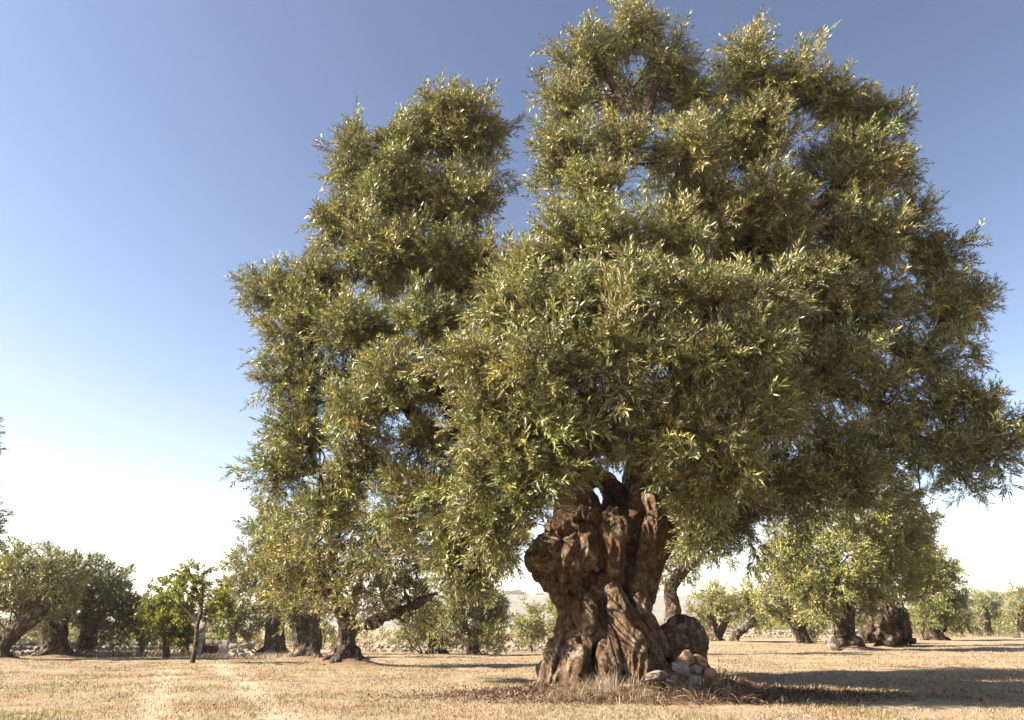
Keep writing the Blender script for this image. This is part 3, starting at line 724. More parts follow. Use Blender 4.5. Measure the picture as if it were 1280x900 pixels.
M_ROCK_O = stone_material('orange_limestone', (0.20, 0.115, 0.065), (0.40, 0.31, 0.225), (0.17, 0.07, 0.03), scale=16)
M_ROCK_W = stone_material('white_limestone', (0.12, 0.095, 0.075), (0.40, 0.365, 0.32), (0.20, 0.14, 0.09), scale=14)
M_ROCK_G = stone_material('grey_limestone', (0.07, 0.055, 0.048), (0.30, 0.26, 0.23), scale=15)
M_WALL = stone_material('field_wall_stone', (0.16, 0.14, 0.12), (0.34, 0.30, 0.26), scale=3)

def rock(px, py, Y, size, rot, mat, label, seed, group='stones piled at the foot of the great olive', cat='rock'):
    r = np.random.default_rng(seed); bm = rock_mesh(r, size)
    me = bpy.data.meshes.new('rock'); bm.to_mesh(me); bm.free()
    me.materials.append(mat)
    o = bpy.data.objects.new('rock', me); COL.objects.link(o)
    o.location = tuple(P(px, py, Y) - np.array([0, 0, .015])); o.rotation_euler = rot
    tag(o, label, cat, group); return o
YR = 9.25
rock(823, 843, YR + .1, (.21, .20, .055), (.12, -.06, .2), M_ROCK_W, 'flat pale slab lying leftmost in the stone pile', 1)
rock(853, 838, YR - .02, (.12, .10, .17), (.1, -.5, .3), M_ROCK_G, 'grey upright leaning stone in the middle of the pile', 2)
rock(858, 822, YR + .25, (.115, .11, .115), (.3, .2, .5), M_ROCK_O, 'orange and white stone at the top of the pile, left one', 3)
rock(876, 824, YR + .3, (.12, .10, .08), (.1, .5, -.4), M_ROCK_O, 'rusty stone at the top of the pile, right one', 4)
rock(871, 834, YR + .08, (.12, .10, .07), (.2, -.4, .4), M_ROCK_W, 'white stone wedged between the grey and the rusty stones', 5)
rock(889, 843, YR, (.10, .09, .11), (.2, .15, .9), M_ROCK_O, 'blocky rust coloured stone at the right end of the pile', 6)
rock(871, 848, YR - .05, (.13, .1, .08), (.5, .2, .2), M_ROCK_G, 'grey stone half buried at the front of the pile', 7)
rock(845, 850, YR + .02, (.16, .12, .07), (.2, .4, .2), M_ROCK_G, 'dull flat stone under the slab, sunk in dry grass', 8)
rock(898, 853, YR - .1, (.07, .06, .04), (.2, .1, .2), M_ROCK_O, 'small brown stone fallen off the right end of the pile', 9)
rock(786, 856, YR - .1, (.06, .05, .03), (.1, .3, .9), M_ROCK_W, 'small pale stone in the dry tufts left of the flat slab', 10)
rock(808, 862, YR - .45, (.05, .05, .03), (.4, .1, .5), M_ROCK_G, 'fist sized grey stone in the litter before the flat slab', 11)
# pale stones at the two stemmed tree
for i, (px, py, s, lb) in enumerate([(1041, 806, .22, 'white boulder leaning on the two stemmed olive trunk'), (1034, 803, .13, 'small white stone left of the white boulder')]):
    rock(px, py, 24.6 + i * .2, (s, s * .8, s * .8), (.2, .3, i), M_ROCK_W, lb, 20 + i, 'pale stones by the two stemmed olive')
rock(408, 836, 16.6, (.24, .2, .12), (.1, .3, .2), M_ROCK_O, 'earthy stone at the left root of the low boughed olive', 30, None)

def wall(label, a, b, h, thick, seed, mat=M_WALL, size=.26, group='dry stone walls of the grove', name='dry_stone_wall'):
    """loosely heaped stones along a line on the ground: one wall, its stones are its masonry"""
    r = np.random.default_rng(seed); g = Geo()
    protos = []
    for k in range(8):
        bm = rock_mesh(r, (1, .8, .62), 12, .08); bm.verts.ensure_lookup_table()
        protos.append((np.array([v.co[:] for v in bm.verts]), [tuple(v.index for v in f.verts) for f in bm.faces])); bm.free()
    a = np.array(a, float); b = np.array(b, float); L = np.linalg.norm(b - a)
    V = []; F = []
    n_rows = max(1, int(h / (size * .8))); 
    for row in range(n_rows + 1):
        t = r.random() * size
        while t < L:
            top = h * (.75 + .3 * noise.noise((t * .25, seed * 3.1, 0)) + .15 * noise.noise((t * .9, seed, 2)))
            z = row * size * .72
            if z < top:
                for side in (-.5, .5):
                    c = a + (b - a) * t / L; s = size * (.45 + .28 * r.random())
                    nrm = np.array([-(b - a)[1], (b - a)[0]]) / L
                    x, y = c[:2] + nrm * side * thick * (1 - .35 * z / h) + r.normal(size=2) * .04
                    v, f = protos[r.integers(8)]
                    th = r.random() * 6.28; R = np.array([[math.cos(th), -math.sin(th), 0], [math.sin(th), math.cos(th), 0], [0, 0, 1]])
                    v = (v * s * (0.75 + .5 * r.random(3))) @ R.T + [x, y, float(ground_z(x, y)) + z + s * .3]
                    o = len(V); V.extend(v.tolist()); F.extend([tuple(i + o for i in q) for q in f])
            t += size * (.8 + .5 * r.random())
    me = bpy.data.meshes.new(name); V = np.array(V); o3 = np.array([*((a[:2] + b[:2]) / 2), 0.]); o3[2] = float(ground_z(o3[0], o3[1]))
    me.from_pydata((V - o3).tolist(), [], F); me.materials.append(mat)
    ob = bpy.data.objects.new(name, me); COL.objects.link(ob); ob.location = o3.tolist()
    tag(ob, label, 'stone wall', group)
    return ob
def gp(px, Y): p = at_ground(px, Y); return (p[0], p[1])
wall('low dark dry stone wall in the shade of the far left olives', gp(-60, 29), gp(196, 31), .62, .5, 1)
wall('long low tumbled stone wall behind the middle trees, left of the great trunk', gp(455, 36), gp(720, 38), .42, .6, 2)
wall('low rubble wall of pale stones seen right of the dark root bulge', gp(905, 52), gp(1075, 50), .55, .6, 3)
wall('short heap of big grey wall blocks right of the gate', gp(286, 27.5), gp(312, 27.0), .5, .5, 4, size=.42)

# ------------------------------------------------------------------ gate with posts
def box(g, c, s, col=None):
    x, y, z = c; a, b, h = s[0] / 2, s[1] / 2, s[2] / 2
    V = [(x + i * a, y + j * b, z + k * h) for k in (-1, 1) for j in (-1, 1) for i in (-1, 1)]
    g.add(V, [(0, 2, 3, 1), (4, 5, 7, 6), (0, 1, 5, 4), (2, 6, 7, 3), (0, 4, 6, 2), (1, 3, 7, 5)], col)
YG = 28.0
def simple_mat(name, c, rough=.7, c2=None):
    return stone_material(name, c, c2 or tuple(v * 1.4 for v in c), scale=4)
M_POST = simple_mat('post_stone', (.36, .31, .29), c2=(.52, .47, .44)); M_RUST = simple_mat('rusty_iron', (.10, .03, .018)); M_IRON = simple_mat('grey_iron', (.16, .14, .13))
def post(px, w, top, label):
    b = at_ground(px, YG); h = P(px, top, YG)[2] - b[2] + .1
    bm = bmesh.new(); bmesh.ops.create_cube(bm, size=1.0)
    for v in bm.verts:
        k = .9 if v.co.z > 0 else 1; v.co = Vector((v.co.x * w * k, v.co.y * w * k, (v.co.z + .5) * h - .1))
    bmesh.ops.bevel(bm, geom=bm.edges[:], offset=.03, segments=2, affect='EDGES')
    bmesh.ops.subdivide_edges(bm, edges=bm.edges, cuts=3, use_grid_fill=True)
    for v in bm.verts: v.co += v.co.normalized() * .03 * noise.noise(v.co * 4)
    me = bpy.data.meshes.new('gate_post'); bm.to_mesh(me); bm.free(); me.materials.append(M_POST)
    o = bpy.data.objects.new('gate_post', me); COL.objects.link(o); o.location = b.tolist()
    tag(o, label, 'gate post', 'stone gate posts'); return b
p1 = post(248.5, .22, 780, 'tall slender pale stone post just behind the slim young fruit tree')
p2 = post(279, .34, 800, 'short thick stone post between the low gate and the wall blocks')
gt = empty('metal_gate', (p1 + p2) / 2); tag(gt, 'low rusty metal gate with a thin rail above, between two stone posts', 'gate')
x0, x1 = p1[0] + .12, p2[0] - .18; zc = (p1[2] + p2[2]) / 2; o3 = (p1 + p2) / 2
g = Geo(); box(g, ((x0 + x1) / 2, YG, zc + .22), (x1 - x0, .03, .30)); 
for k in range(6): box(g, (x0 + (x1 - x0) * (k + .5) / 6, YG - .022, zc + .22), (.03, .012, .28))
g.build('gate_panel', M_RUST, gt, o3)
g = Geo(); box(g, ((x0 + x1) / 2, YG, zc + .41), (x1 - x0, .06, .05)); box(g, ((x0 + x1) / 2, YG, zc + .60), (x1 - x0, .025, .02))
for k in (0, .5, 1): box(g, (x0 + (x1 - x0) * k, YG + .05, zc + .33), (.04, .03, .62))
g.build('gate_frame', M_IRON, gt, o3)

# ================================================================== GROUND
nx, ny = 620, 620
ux = np.linspace(-1, 1, nx); k = math.asinh(1400 / 2.2)
gx = 2.2 * np.sinh(ux * k); gy = 9.0 + 2.2 * np.sinh(np.linspace(-1, 1, ny) * k)
X, Y_ = np.meshgrid(gx, gy)
Z = ground_z(X, Y_)
fn = np.array([noise.noise((float(a) * 1.1, float(b) * 1.1, 3.0)) * .03 + noise.noise((float(a) * 4.5, float(b) * 4.5, 1.0)) * .018 for a, b in zip(X.ravel(), Y_.ravel())]).reshape(X.shape)
Z = Z + fn * np.exp(-np.hypot(X, Y_ - 9) / 40)
def micro(x, y):
    return (noise.noise((x * 1.1, y * 1.1, 3.0)) * .03 + noise.noise((x * 4.5, y * 4.5, 1.0)) * .018) * math.exp(-math.hypot(x, y - 9) / 40)
soil = np.zeros_like(X)
for mx, my, mr, mh in MOUNDS:
    soil = np.maximum(soil, np.exp(-((X - mx) ** 2 + (Y_ - my) ** 2) / (mr * 1.15) ** 2 * 1.3) * min(1, mh * 8))
ta = np.zeros_like(X); TRK = []
for (q0, q1) in (((185, 897), (212, 840)), ((345, 897), (285, 840))):
    A = ground_hit(*q0)[:2]; B = ground_hit(*q1)[:2]; B = A + (B - A) * 1.6; A = A - (B - A) * .5
    ab = B - A; TRK.append((A, ab)); t = np.clip(((X - A[0]) * ab[0] + (Y_ - A[1]) * ab[1]) / (ab @ ab), 0, 1)
    d = np.hypot(X - A[0] - t * ab[0], Y_ - A[1] - t * ab[1]); ta = np.maximum(ta, np.exp(-(d / .22) ** 2))
Z = Z - .02 * ta
idx = np.arange(nx * ny).reshape(ny, nx)
F = np.stack([idx[:-1, :-1], idx[:-1, 1:], idx[1:, 1:], idx[1:, :-1]], -1).reshape(-1, 4)
m, nt, N, L = new_mat('dry_field')
out = N.new('ShaderNodeOutputMaterial'); pb = N.new('ShaderNodeBsdfPrincipled'); tc = N.new('ShaderNodeTexCoord')
v = tc.outputs['Object']
big = noise_node(N, L, v, .35, 5, .6); med = noise_node(N, L, v, 2.2, 6, .65); fine = noise_node(N, L, v, 26, 8, .75)
c = ramp(N, L, fine, [(.30, (.125, .08, .052)), (.5, (.29, .222, .15)), (.72, (.42, .345, .25))])
c = mixc(N, L, ramp(N, L, med, [(.46, 0.0), (.66, .8)]), c, (.26, .158, .10))
c = mixc(N, L, ramp(N, L, big, [(.50, 0.0), (.66, .38)]), c, (.30, .29, .13))
a1 = N.new('ShaderNodeAttribute'); a1.attribute_name = 'soil'; a2 = N.new('ShaderNodeAttribute'); a2.attribute_name = 'track'
sm = N.new('ShaderNodeMath'); sm.operation = 'MULTIPLY'; L.new(a1.outputs['Fac'], sm.inputs[0]); L.new(ramp(N, L, med, [(.30, .45), (.6, 1.0)]), sm.inputs[1])
c = mixc(N, L, sm.outputs[0], c, (.10, .050, .028))
tm = N.new('ShaderNodeMath'); tm.operation = 'MULTIPLY'; tm.inputs[1].default_value = .8; L.new(a2.outputs['Fac'], tm.inputs[0])
c = mixc(N, L, tm.outputs[0], c, (.40, .32, .235))
L.new(c, pb.inputs['Base Color']); pb.inputs['Roughness'].default_value = .95; pb.inputs['Specular IOR Level'].default_value = .1
bp = N.new('ShaderNodeBump'); bp.inputs['Strength'].default_value = .8; bp.inputs['Distance'].default_value = .04
L.new(fine, bp.inputs['Height']); L.new(bp.outputs[0], pb.inputs['Normal']); L.new(pb.outputs[0], out.inputs['Surface'])
M_FIELD = m
go = mesh_np('ground', np.stack([X, Y_, Z], -1).reshape(-1, 3), F, M_FIELD, smooth=True, vattr={'soil': soil.ravel(), 'track': ta.ravel()})
tag(go, kind='structure')

# ------------------------------------------------------------------ grass: many thin blades
def blades(name, pts, hgt, label, seed, per=7, wid=.0035, lean=.7, pal=None, spread=.05, mat=None, ptint=None):
    r = np.random.default_rng(seed); pts = np.asarray(pts); n = len(pts)
    b = np.repeat(pts, per, 0); H = np.repeat(hgt, per); W = np.repeat(wid if np.ndim(wid) else np.full(n, wid), per); N_ = len(b)
    b = b + np.stack([r.normal(size=N_) * spread, r.normal(size=N_) * spread, np.zeros(N_)], 1)
    ln = H * (.5 + .8 * r.random(N_)); th = r.random(N_) * 2 * PI
    o = np.stack([np.cos(th), np.sin(th), np.zeros(N_)], 1); s = np.stack([-np.sin(th + .6), np.cos(th + .6), np.zeros(N_)], 1)
    le = np.abs(r.normal(size=N_)) * lean
    d1 = unit(o * le[:, None] * .5 + [0, 0, 1.]); d2 = unit(o * (le * 1.6)[:, None] + [0, 0, 1.])
    m1 = b + d1 * (ln * .5)[:, None]; tip = m1 + d2 * (ln * .5)[:, None]
    w = (W * (.6 + .8 * r.random(N_)))[:, None]
    V = np.stack([b - s * w * .5, b + s * w * .5, m1 + s * w * .5, m1 - s * w * .5, tip + s * w * .12, tip - s * w * .12], 1).reshape(-1, 3)
    k = np.arange(N_)[:, None] * 6
    F = np.concatenate([k + [0, 1, 2, 3], k + [3, 2, 4, 5]], 1).reshape(-1, 4)
    pal = pal or [(.38, (.37, .292, .192)), (.26, (.27, .20, .124)), (.16, (.47, .40, .30)), (.14, (.13, .076, .043)), (.06, (.09, .095, .04))]
    pr = np.array([p for p, c in pal]); C = np.array([c for p, c in pal])[r.choice(len(pal), N_, p=pr / pr.sum())] * (.75 + .5 * r.random((N_, 1)))
    if ptint is not None: C = C * np.repeat(ptint, per, 0)
    o_ = mesh_np(name, V, F, mat or M_GRASS, col=np.repeat(C, 2, 0))
    if label is None: tag(o_, kind='stuff')
    else: tag(o_, label, 'grass', kind='stuff')
    return o_

rg = np.random.default_rng(5)
def scatter(n, ymin, ymax, power=1.6, xm=.82):
    """more points nearer the camera, as wide as the view and some way beyond"""
    u = rg.random(n); y = ymin * (ymax / ymin) ** (u ** .9); x = (rg.random(n) * 2 - 1) * (xm * y + 1.5)
    return x, y
def gz(x, y):
    z = ground_z(x, y) + np.array([micro(float(a), float(b)) for a, b in zip(x, y)]); return z
x, y = scatter(115000, 4.2, 34)
dens = np.array([noise.noise((float(a) * .8, float(b) * .8, 9.)) + .6 * noise.noise((float(a) * 2.6, float(b) * 2.6, 2.)) for a, b in zip(x, y)])
dtr = np.full(len(x), 9.0)
keep = rg.random(len(x)) < np.clip(.62 + dens * .9, .12, 1)
so = np.zeros(len(x))
for mx, my, mr, mh in MOUNDS: so = np.maximum(so, np.exp(-((x - mx) ** 2 + (y - my) ** 2) / (mr * .8) ** 2) * min(1, mh * 6))
tk = np.zeros(len(x))
for A, ab in TRK:
    t = np.clip(((x - A[0]) * ab[0] + (y - A[1]) * ab[1]) / (ab @ ab), 0, 1); tk = np.maximum(tk, np.exp(-(np.hypot(x - A[0] - t * ab[0], y - A[1] - t * ab[1]) / .24) ** 2))
keep &= (rg.random(len(x)) > so * .85) & (rg.random(len(x)) > tk * .6)
x, y, dens = x[keep], y[keep], dens[keep]
pts = np.stack([x, y, gz(x, y) - .005], 1)
pn = np.array([(noise.noise((float(a) * 1.3, float(b) * .9, 31.)), noise.noise((float(a) * 1.1, float(b) * .8, 57.))) for a, b in zip(x, y)])
g1 = np.clip((pn[:, :1] - .05) * 3.2, 0, 1); g2 = np.clip((pn[:, 1:] - .05) * 3.2, 0, 1)
PT = 1 + g1 * (np.array([.78, .88, .62]) - 1); PT = PT * (1 + g2 * (np.array([1.0, .82, .72]) - 1))
blades('dry_grass', pts, .018 + .036 * np.clip(dens + .4, 0, 1) * rg.random(len(x)) + .012 * rg.random(len(x)), 'short pale straw coloured dry grass covering the field', 6, per=6, wid=.0028 + y * .00035, lean=1.5, ptint=PT)
# taller bleached tufts: along the walls, round the trunks, scattered
T3 = []; H3 = []
def tall(px0, px1, Y0, Y1, n, h):
    for _ in range(n):
        px = px0 + (px1 - px0) * rg.random(); Yt = Y0 + (Y1 - Y0) * rg.random(); p = at_ground(px, Yt)
        T3.append([p[0], p[1], p[2] + micro(p[0], p[1])]); H3.append(h * (.6 + .7 * rg.random()))
tall(100, 240, 26, 29, 200, .28); tall(-40, 110, 26, 29, 120, .22); tall(240, 420, 24, 28, 160, .16); tall(430, 720, 33, 36.5, 200, .2); tall(890, 1080, 44, 50, 160, .22); tall(1080, 1400, 46, 60, 300, .3)
blades('tall_dry_grass', T3, np.array(H3), 'taller bleached grass fringing the stone walls', 8, per=7, wid=.012, lean=.5, spread=.09)
T3 = []; H3 = []
def tuft(px, py, n, h, sx=.10, sy=.08):
    q = ground_hit(px, py)
    for _ in range(n):
        a = q[0] + rg.normal() * sx; b = q[1] + rg.normal() * sy; T3.append([a, b, float(ground_z(a, b)) + micro(a, b)]); H3.append(h * (.6 + .7 * rg.random()))
for q in ((752, 868, 14, .18), (768, 872, 18, .26), (778, 866, 10, .2), (740, 872, 20, .2), (725, 876, 30, .16), (838, 862, 30, .16), (860, 864, 40, .17), (880, 862, 36, .18), (900, 868, 26, .15), (690, 876, 20, .12),
          (800, 878, 30, .12), (920, 872, 24, .12), (860, 872, 30, .14)): tuft(*q)
blades('dry_grass_tufts', T3, np.array(H3), 'tall straw tufts against the foot of the great trunk', 9, per=7, wid=.0055, lean=.45, spread=.05)
# low green weeds
x, y = scatter(3600, 4.5, 26); dn = np.array([noise.noise((float(a) * .45, float(b) * .45, 4.)) for a, b in zip(x, y)])
kk = (dn > .12) | ((x > 1.8) & (y < 9.4) & (rg.random(len(x)) < .5)); x, y = x[kk], y[kk]
pts = np.stack([x, y, gz(x, y) + .04], 1)
V, F, C = place_sprays([make_spray(400 + i, .13, 4, 6, .022, .010, .8, [(.6, (.085, .10, .035)), (.4, (.15, .14, .06))], stem=.001) for i in range(5)], pts - [0, 0, .045], unit(rg.normal(size=(len(x), 3)) * .6 + [0, 0, 1]), .3 + .5 * rg.random(len(x)) ** 2, np.ones((len(x), 3)), rg)
tag(mesh_np('low_weeds', V, F, M_LEAF_FRUIT, col=C), 'small grey green weeds scattered through the dry grass', 'weeds', kind='stuff')
# clods and pebbles
pr_ = []
for k in range(5):
    bm = rock_mesh(rg, (1, .8, .55), 10, .08); bm.verts.ensure_lookup_table()
    bmesh.ops.triangulate(bm, faces=bm.faces); bm.verts.ensure_lookup_table()
    pr_.append((np.array([v_.co[:] for v_ in bm.verts]), np.array([[w_.index for w_ in f_.verts] for f_ in bm.faces]), np.array((.5, .5, .5)))); bm.free()
pr_ = [(V_, F_, np.tile(C_, (len(F_), 1))) for V_, F_, C_ in pr_]
def bake_tris(T, pos, scl, cols, rng):
    Vs, Fs, Cs = [], [], []; off = 0
    for i in range(len(pos)):
        V_, F_, C_ = T[rng.integers(len(T))]; a_ = rng.random() * 6.28; R_ = np.array([[math.cos(a_), -math.sin(a_), 0], [math.sin(a_), math.cos(a_), 0], [0, 0, 1]])
        Vs.append(V_ @ R_.T * scl[i] + pos[i]); Fs.append(F_ + off); Cs.append(np.tile(cols[i], (len(F_), 1))); off += len(V_)
    return np.concatenate(Vs), np.concatenate(Fs), np.concatenate(Cs)
x1, y1 = scatter(420, 4.4, 24); pts1 = np.stack([x1, y1, gz(x1, y1) + .004], 1)
pc = np.array([(.24, .13, .08), (.30, .22, .15), (.16, .09, .055), (.42, .37, .31)])[rg.integers(0, 4, 420)]
V, F, C = bake_tris(pr_, pts1, .008 + .022 * rg.random(420) ** 2.5, pc, rg)
tag(mesh_np('field_pebbles', V, F, M_LITTER, col=C), 'small clods and pebbles scattered over the dry field', 'pebbles', kind='stuff')
# brown litter under the trunk
n = 30000; x = bx + .35 + rg.normal(size=n) * 1.25; y = by - 1.35 + rg.normal(size=n) * .42
pts = np.stack([x, y, gz(x, y) + .012 + .03 * rg.random(n)], 1)
V, F, C = place_sprays([(np.array([[0, 0, 0], [.007, .025, .0], [0, .06, .004], [-.007, .025, 0]]), np.array([[0, 1, 2, 3]]), np.array([c])) for c in ((.085, .042, .025), (.14, .075, .042), (.05, .028, .02), (.22, .155, .10))],
                       pts, unit(rg.normal(size=(n, 3)) * .45 + [0, 0, 1]), .6 + .7 * rg.random(n), .7 + .6 * rg.random((n, 1)) * np.ones((1, 3)), rg)
tag(mesh_np('leaf_litter', V, F, M_LITTER, col=C), 'reddish brown fallen leaves and debris below the great trunk', 'leaf litter', kind='stuff')
# dead bramble heaps in the litter: tangles of thin brown stems
g = Geo()
for i in range(900):
    px = 690 + 250 * rg.random(); py = 862 + 20 * rg.random(); q = ground_hit(px, py); d = unit(rg.normal(size=3) * [1, .7, .35]); d[2] = abs(d[2]); ln = .10 + .22 * rg.random()
    e = q + d * ln + [0, 0, .02]; mm = (q + e) / 2 + [0, 0, .04]
    tube(g, catmull([[*q, .003], [*mm, .0026], [*e, .0012]], 3), 4, 0, rg, col=np.array([(.12, .065, .035), (.24, .16, .10), (.07, .036, .022)][i % 3]))
tag(g.build('dead_twigs', M_LITTER), 'tangle of thin brown dead stems around the stone pile', 'dead twigs', kind='stuff')
# tall dry weed right of the stones
def weed(px, py, h, label, seed):
    r = np.random.default_rng(seed); b = ground_hit(px, py); g = Geo()
    for i in range(4):
        d = unit(np.array([r.normal() * .25, r.normal() * .2, 1.0])); top = b + d * h * (.6 + .5 * r.random())
        tube(g, catmull([[*b, .004], [*((b + top) / 2 + r.normal(size=3) * .02), .003], [*top, .0012]], 5), 4, 0, r, col=np.array([.16, .11, .07]))
        for j in range(6):
            s = b + (top - b) * (.3 + .65 * r.random()); e = s + unit(r.normal(size=3) + [0, 0, .9]) * .08
            tube(g, [[*s, .002], [*e, .001]], 4, 0, r, col=np.array([.17, .12, .07]))
            v = np.array([[0, 0, 0], [.008, 0, .01], [0, 0, .02], [-.008, 0, .01]]) + e; g.add(v, [(0, 1, 2, 3)], np.array([.12, .08, .06]))
    o = g.build('dry_weed', M_LITTER, None, b); tag(o, label, 'dry weed', 'tall dry weeds')
weed(903, 862, .42, 'thin dark seeded weed stalks standing right of the stone pile', 1)
weed(941, 812, .55, 'sparse dry weed in the sunlit field right of the stone pile', 2)
weed(1100, 872, .3, 'lone dry weed standing in the great shadow at right', 3)

# ------------------------------------------------------------------ scrub behind the grove, hills
def scrub(name, label, spots, seed, tint, T=SPR_FAR):
    r = np.random.default_rng(seed); cl = []
    for px0, px1, Y0, n, hh in spots:
        for i in range(n):
            px = px0 + (px1 - px0) * (i + r.random()) / n; Y = Y0 * (1 + .1 * r.random()); p = at_ground(px, Y); rad = hh * (.5 + .6 * r.random())
            cl.append((p + [0, 0, rad * .5], (rad * 1.3, rad, rad * .8), 1))
    o = crown(name, cl, T, M_LEAF_FAR, None, None, r, per_m2=1.6, shoot=.5, tint0=tint, sc=1.5)
    tag(o, label, 'undergrowth', kind='stuff')
scrub('far_undergrowth', 'band of green bushes and weeds beyond the walls of the grove', [(-120, 450, 44, 34, 1.0), (430, 780, 60, 26, 1.1), (800, 1100, 72, 26, 1.3), (1060, 1420, 70, 34, 1.7), (-120, 300, 62, 20, 2.0), (-700, -100, 50, 30, 1.6), (1420, 2100, 70, 36, 2.0)], 71, (1.05, 1.0, .8))
scrub('right_undergrowth', 'green shrubs and brambles along the right edge of the field', [(1190, 1340, 56, 16, .75), (1130, 1200, 50, 5, .5)], 72, (.9, .95, .7))

def hill(name, cx, cy, wx, wy, h, seed, c1, c2):
    n1, n2 = 160, 60; ux, uy = np.meshgrid(np.linspace(-1, 1, n1), np.linspace(-1, 1, n2))
    x = cx + ux * wx; y = cy + uy * wy
    prof = np.clip(1 - np.abs(ux) ** 2.4, 0, 1) * np.clip(1 - np.abs(uy) ** 2, 0, 1)
    nn = np.array([noise.noise((float(a) * .006 + seed, float(b) * .006, 0)) + .35 * noise.noise((float(a) * .02 + seed, float(b) * .02, 5)) for a, b in zip(x.ravel(), y.ravel())]).reshape(x.shape)
    z = h * prof * (1 + .16 * nn) - 1.6
    z = np.maximum(z, -1.6)
    idx = np.arange(n1 * n2).reshape(n2, n1); F = np.stack([idx[:-1, :-1], idx[:-1, 1:], idx[1:, 1:], idx[1:, :-1]], -1).reshape(-1, 4)
    m, nt, N, L = new_mat(name + '_ground'); out = N.new('ShaderNodeOutputMaterial'); pb = N.new('ShaderNodeBsdfPrincipled'); tc = N.new('ShaderNodeTexCoord')
    f = noise_node(N, L, tc.outputs['Object'], .02, 8, .75); f2 = noise_node(N, L, tc.outputs['Object'], .09, 6, .7)
    c = ramp(N, L, f, [(.42, c1), (.58, c2)]); c = mixc(N, L, ramp(N, L, f2, [(.50, 0.0), (.56, .8)]), c, (.07, .085, .04))
    L.new(c, pb.inputs['Base Color']); pb.inputs['Roughness'].default_value = 1; L.new(pb.outputs[0], out.inputs['Surface'])
    o = mesh_np(name, np.stack([x, y, z], -1).reshape(-1, 3), F, m, smooth=True); tag(o, kind='structure'); return o
def hill_at(name, px, py, Y, wx, wy, seed, c1, c2):
    p = P(px, py, Y); return hill(name, p[0], Y, wx, wy, p[2] + 1.6, seed, c1, c2)
hill_at('hill', 655, 744, 1050, 600, 290, 1, (.17, .14, .12), (.11, .10, .08))
hill_at('hill', 1300, 738, 1000, 330, 260, 4, (.12, .13, .08), (.09, .10, .06))
hill_at('hill', 150, 768, 950, 420, 240, 7, (.2, .2, .12), (.12, .13, .08))
# tree tops on the hill crest
r = np.random.default_rng(9); cl = []
for i in range(26):
    px = 628 + 80 * r.random(); p = P(px, 744.5 + 1.2 * r.random(), 1000); rad = 3.5 + 3 * r.random()
    cl.append((p, (rad * 1.6, rad, rad), 1))
for i in range(14):
    p = P(632 + 22 * r.random(), 743, 1000); rad = 4 + 5 * r.random(); cl.append((p, (rad * 1.4, rad, rad), 1))
tag(crown('crest_trees', cl, SPR_FAR, M_LEAF_FAR, None, None, r, per_m2=.12, shoot=4, sc=6.5), 'distant wood along the crest of the pale hill', 'wood', kind='stuff')

# haze
HZ = 0.00026
bm = bmesh.new(); bmesh.ops.create_cube(bm, size=1.0)
for v in bm.verts: v.co = Vector((v.co.x * 3000, v.co.y * 3000 + 9, (v.co.z + .5) * 90 - 4))
me = bpy.data.meshes.new('haze'); bm.to_mesh(me); bm.free()
m, nt, N, L = new_mat('haze_air'); out = N.new('ShaderNodeOutputMaterial'); pv = N.new('ShaderNodeVolumePrincipled')
pv.inputs['Color'].default_value = (.93, .94, 1, 1); pv.inputs['Density'].default_value = HZ; pv.inputs['Anisotropy'].default_value = .3
L.new(pv.outputs[0], out.inputs['Volume']); me.materials.append(m)
hz = bpy.data.objects.new('haze', me); COL.objects.link(hz); tag(hz, kind='stuff')

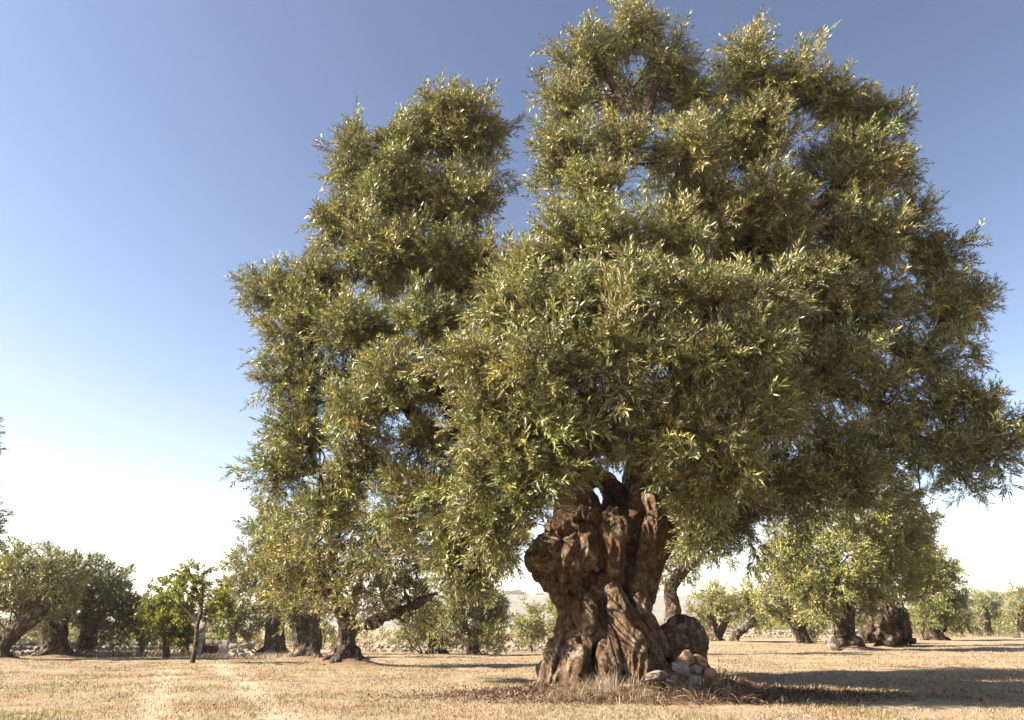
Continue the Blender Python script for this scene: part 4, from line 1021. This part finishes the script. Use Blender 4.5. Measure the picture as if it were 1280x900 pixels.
# ================================================================== LIGHT
SUN_AZ = np.array([-0.98, -0.18]); SUN_AZ /= np.linalg.norm(SUN_AZ); SUN_EL = math.radians(35)
world = bpy.data.worlds.new('World'); scene.world = world; world.use_nodes = True
nt = world.node_tree; N, L = nt.nodes, nt.links; N.clear()
wo = N.new('ShaderNodeOutputWorld'); bg = N.new('ShaderNodeBackground'); sk = N.new('ShaderNodeTexSky')
sk.sky_type = 'NISHITA'; sk.sun_disc = False; sk.sun_elevation = SUN_EL; sk.sun_rotation = math.atan2(SUN_AZ[0], SUN_AZ[1])
sk.air_density = 1.0; sk.dust_density = 0.35; sk.ozone_density = 1.4
s1 = mixc(N, L, 1.0, sk.outputs[0], (1 / 2.8,) * 3, 'MULTIPLY')
gm = N.new('ShaderNodeGamma'); gm.inputs['Gamma'].default_value = 1.35; L.new(s1, gm.inputs['Color'])
tint = mixc(N, L, 1.0, gm.outputs[0], (1.18 * 2.8, 0.94 * 2.8, 0.80 * 2.8), 'MULTIPLY')
tcw = N.new('ShaderNodeTexCoord'); sx = N.new('ShaderNodeSeparateXYZ'); L.new(tcw.outputs['Generated'], sx.inputs[0])
mpw = N.new('ShaderNodeMapping'); mpw.inputs['Scale'].default_value = (5, 5, 26); L.new(tcw.outputs['Generated'], mpw.inputs['Vector'])
cl_ = ramp(N, L, noise_node(N, L, mpw.outputs[0], 1.5, 7, .55), [(.60, 0.0), (.74, .2)])
bd = ramp(N, L, sx.outputs['Z'], [(.03, 0.0), (.08, 1.0), (.14, 1.0), (.22, 0.0)])
cm = N.new('ShaderNodeMath'); cm.operation = 'MULTIPLY'; L.new(cl_, cm.inputs[0]); L.new(bd, cm.inputs[1])
tint = mixc(N, L, cm.outputs[0], tint, (7.5, 7.6, 8.0))
L.new(tint, bg.inputs['Color']); bg.inputs['Strength'].default_value = 0.051
L.new(bg.outputs[0], wo.inputs['Surface'])
sl = bpy.data.lights.new('sun', 'SUN'); sl.energy = 5.0; sl.angle = math.radians(.5); sl.color = (1.0, .90, .74)
so_ = bpy.data.objects.new('sun', sl); COL.objects.link(so_)
dvec = Vector((SUN_AZ[0] * math.cos(SUN_EL), SUN_AZ[1] * math.cos(SUN_EL), math.sin(SUN_EL)))
so_.rotation_euler = dvec.to_track_quat('Z', 'Y').to_euler(); so_.location = (-20, -6, 25)

vs = scene.view_settings; vs.view_transform = 'Standard'; vs.look = 'None'; vs.exposure = 2.15; vs.gamma = 1
scene.render.engine = 'CYCLES'
cy = scene.cycles
cy.max_bounces = 6; cy.diffuse_bounces = 1; cy.glossy_bounces = 2; cy.transmission_bounces = 4; cy.volume_bounces = 1; cy.transparent_max_bounces = 4
cy.caustics_reflective = False; cy.caustics_refractive = False
cy.use_denoising = True
try: cy.denoiser = 'OPENIMAGEDENOISE'
except Exception: pass
cy.sample_clamp_indirect = 6
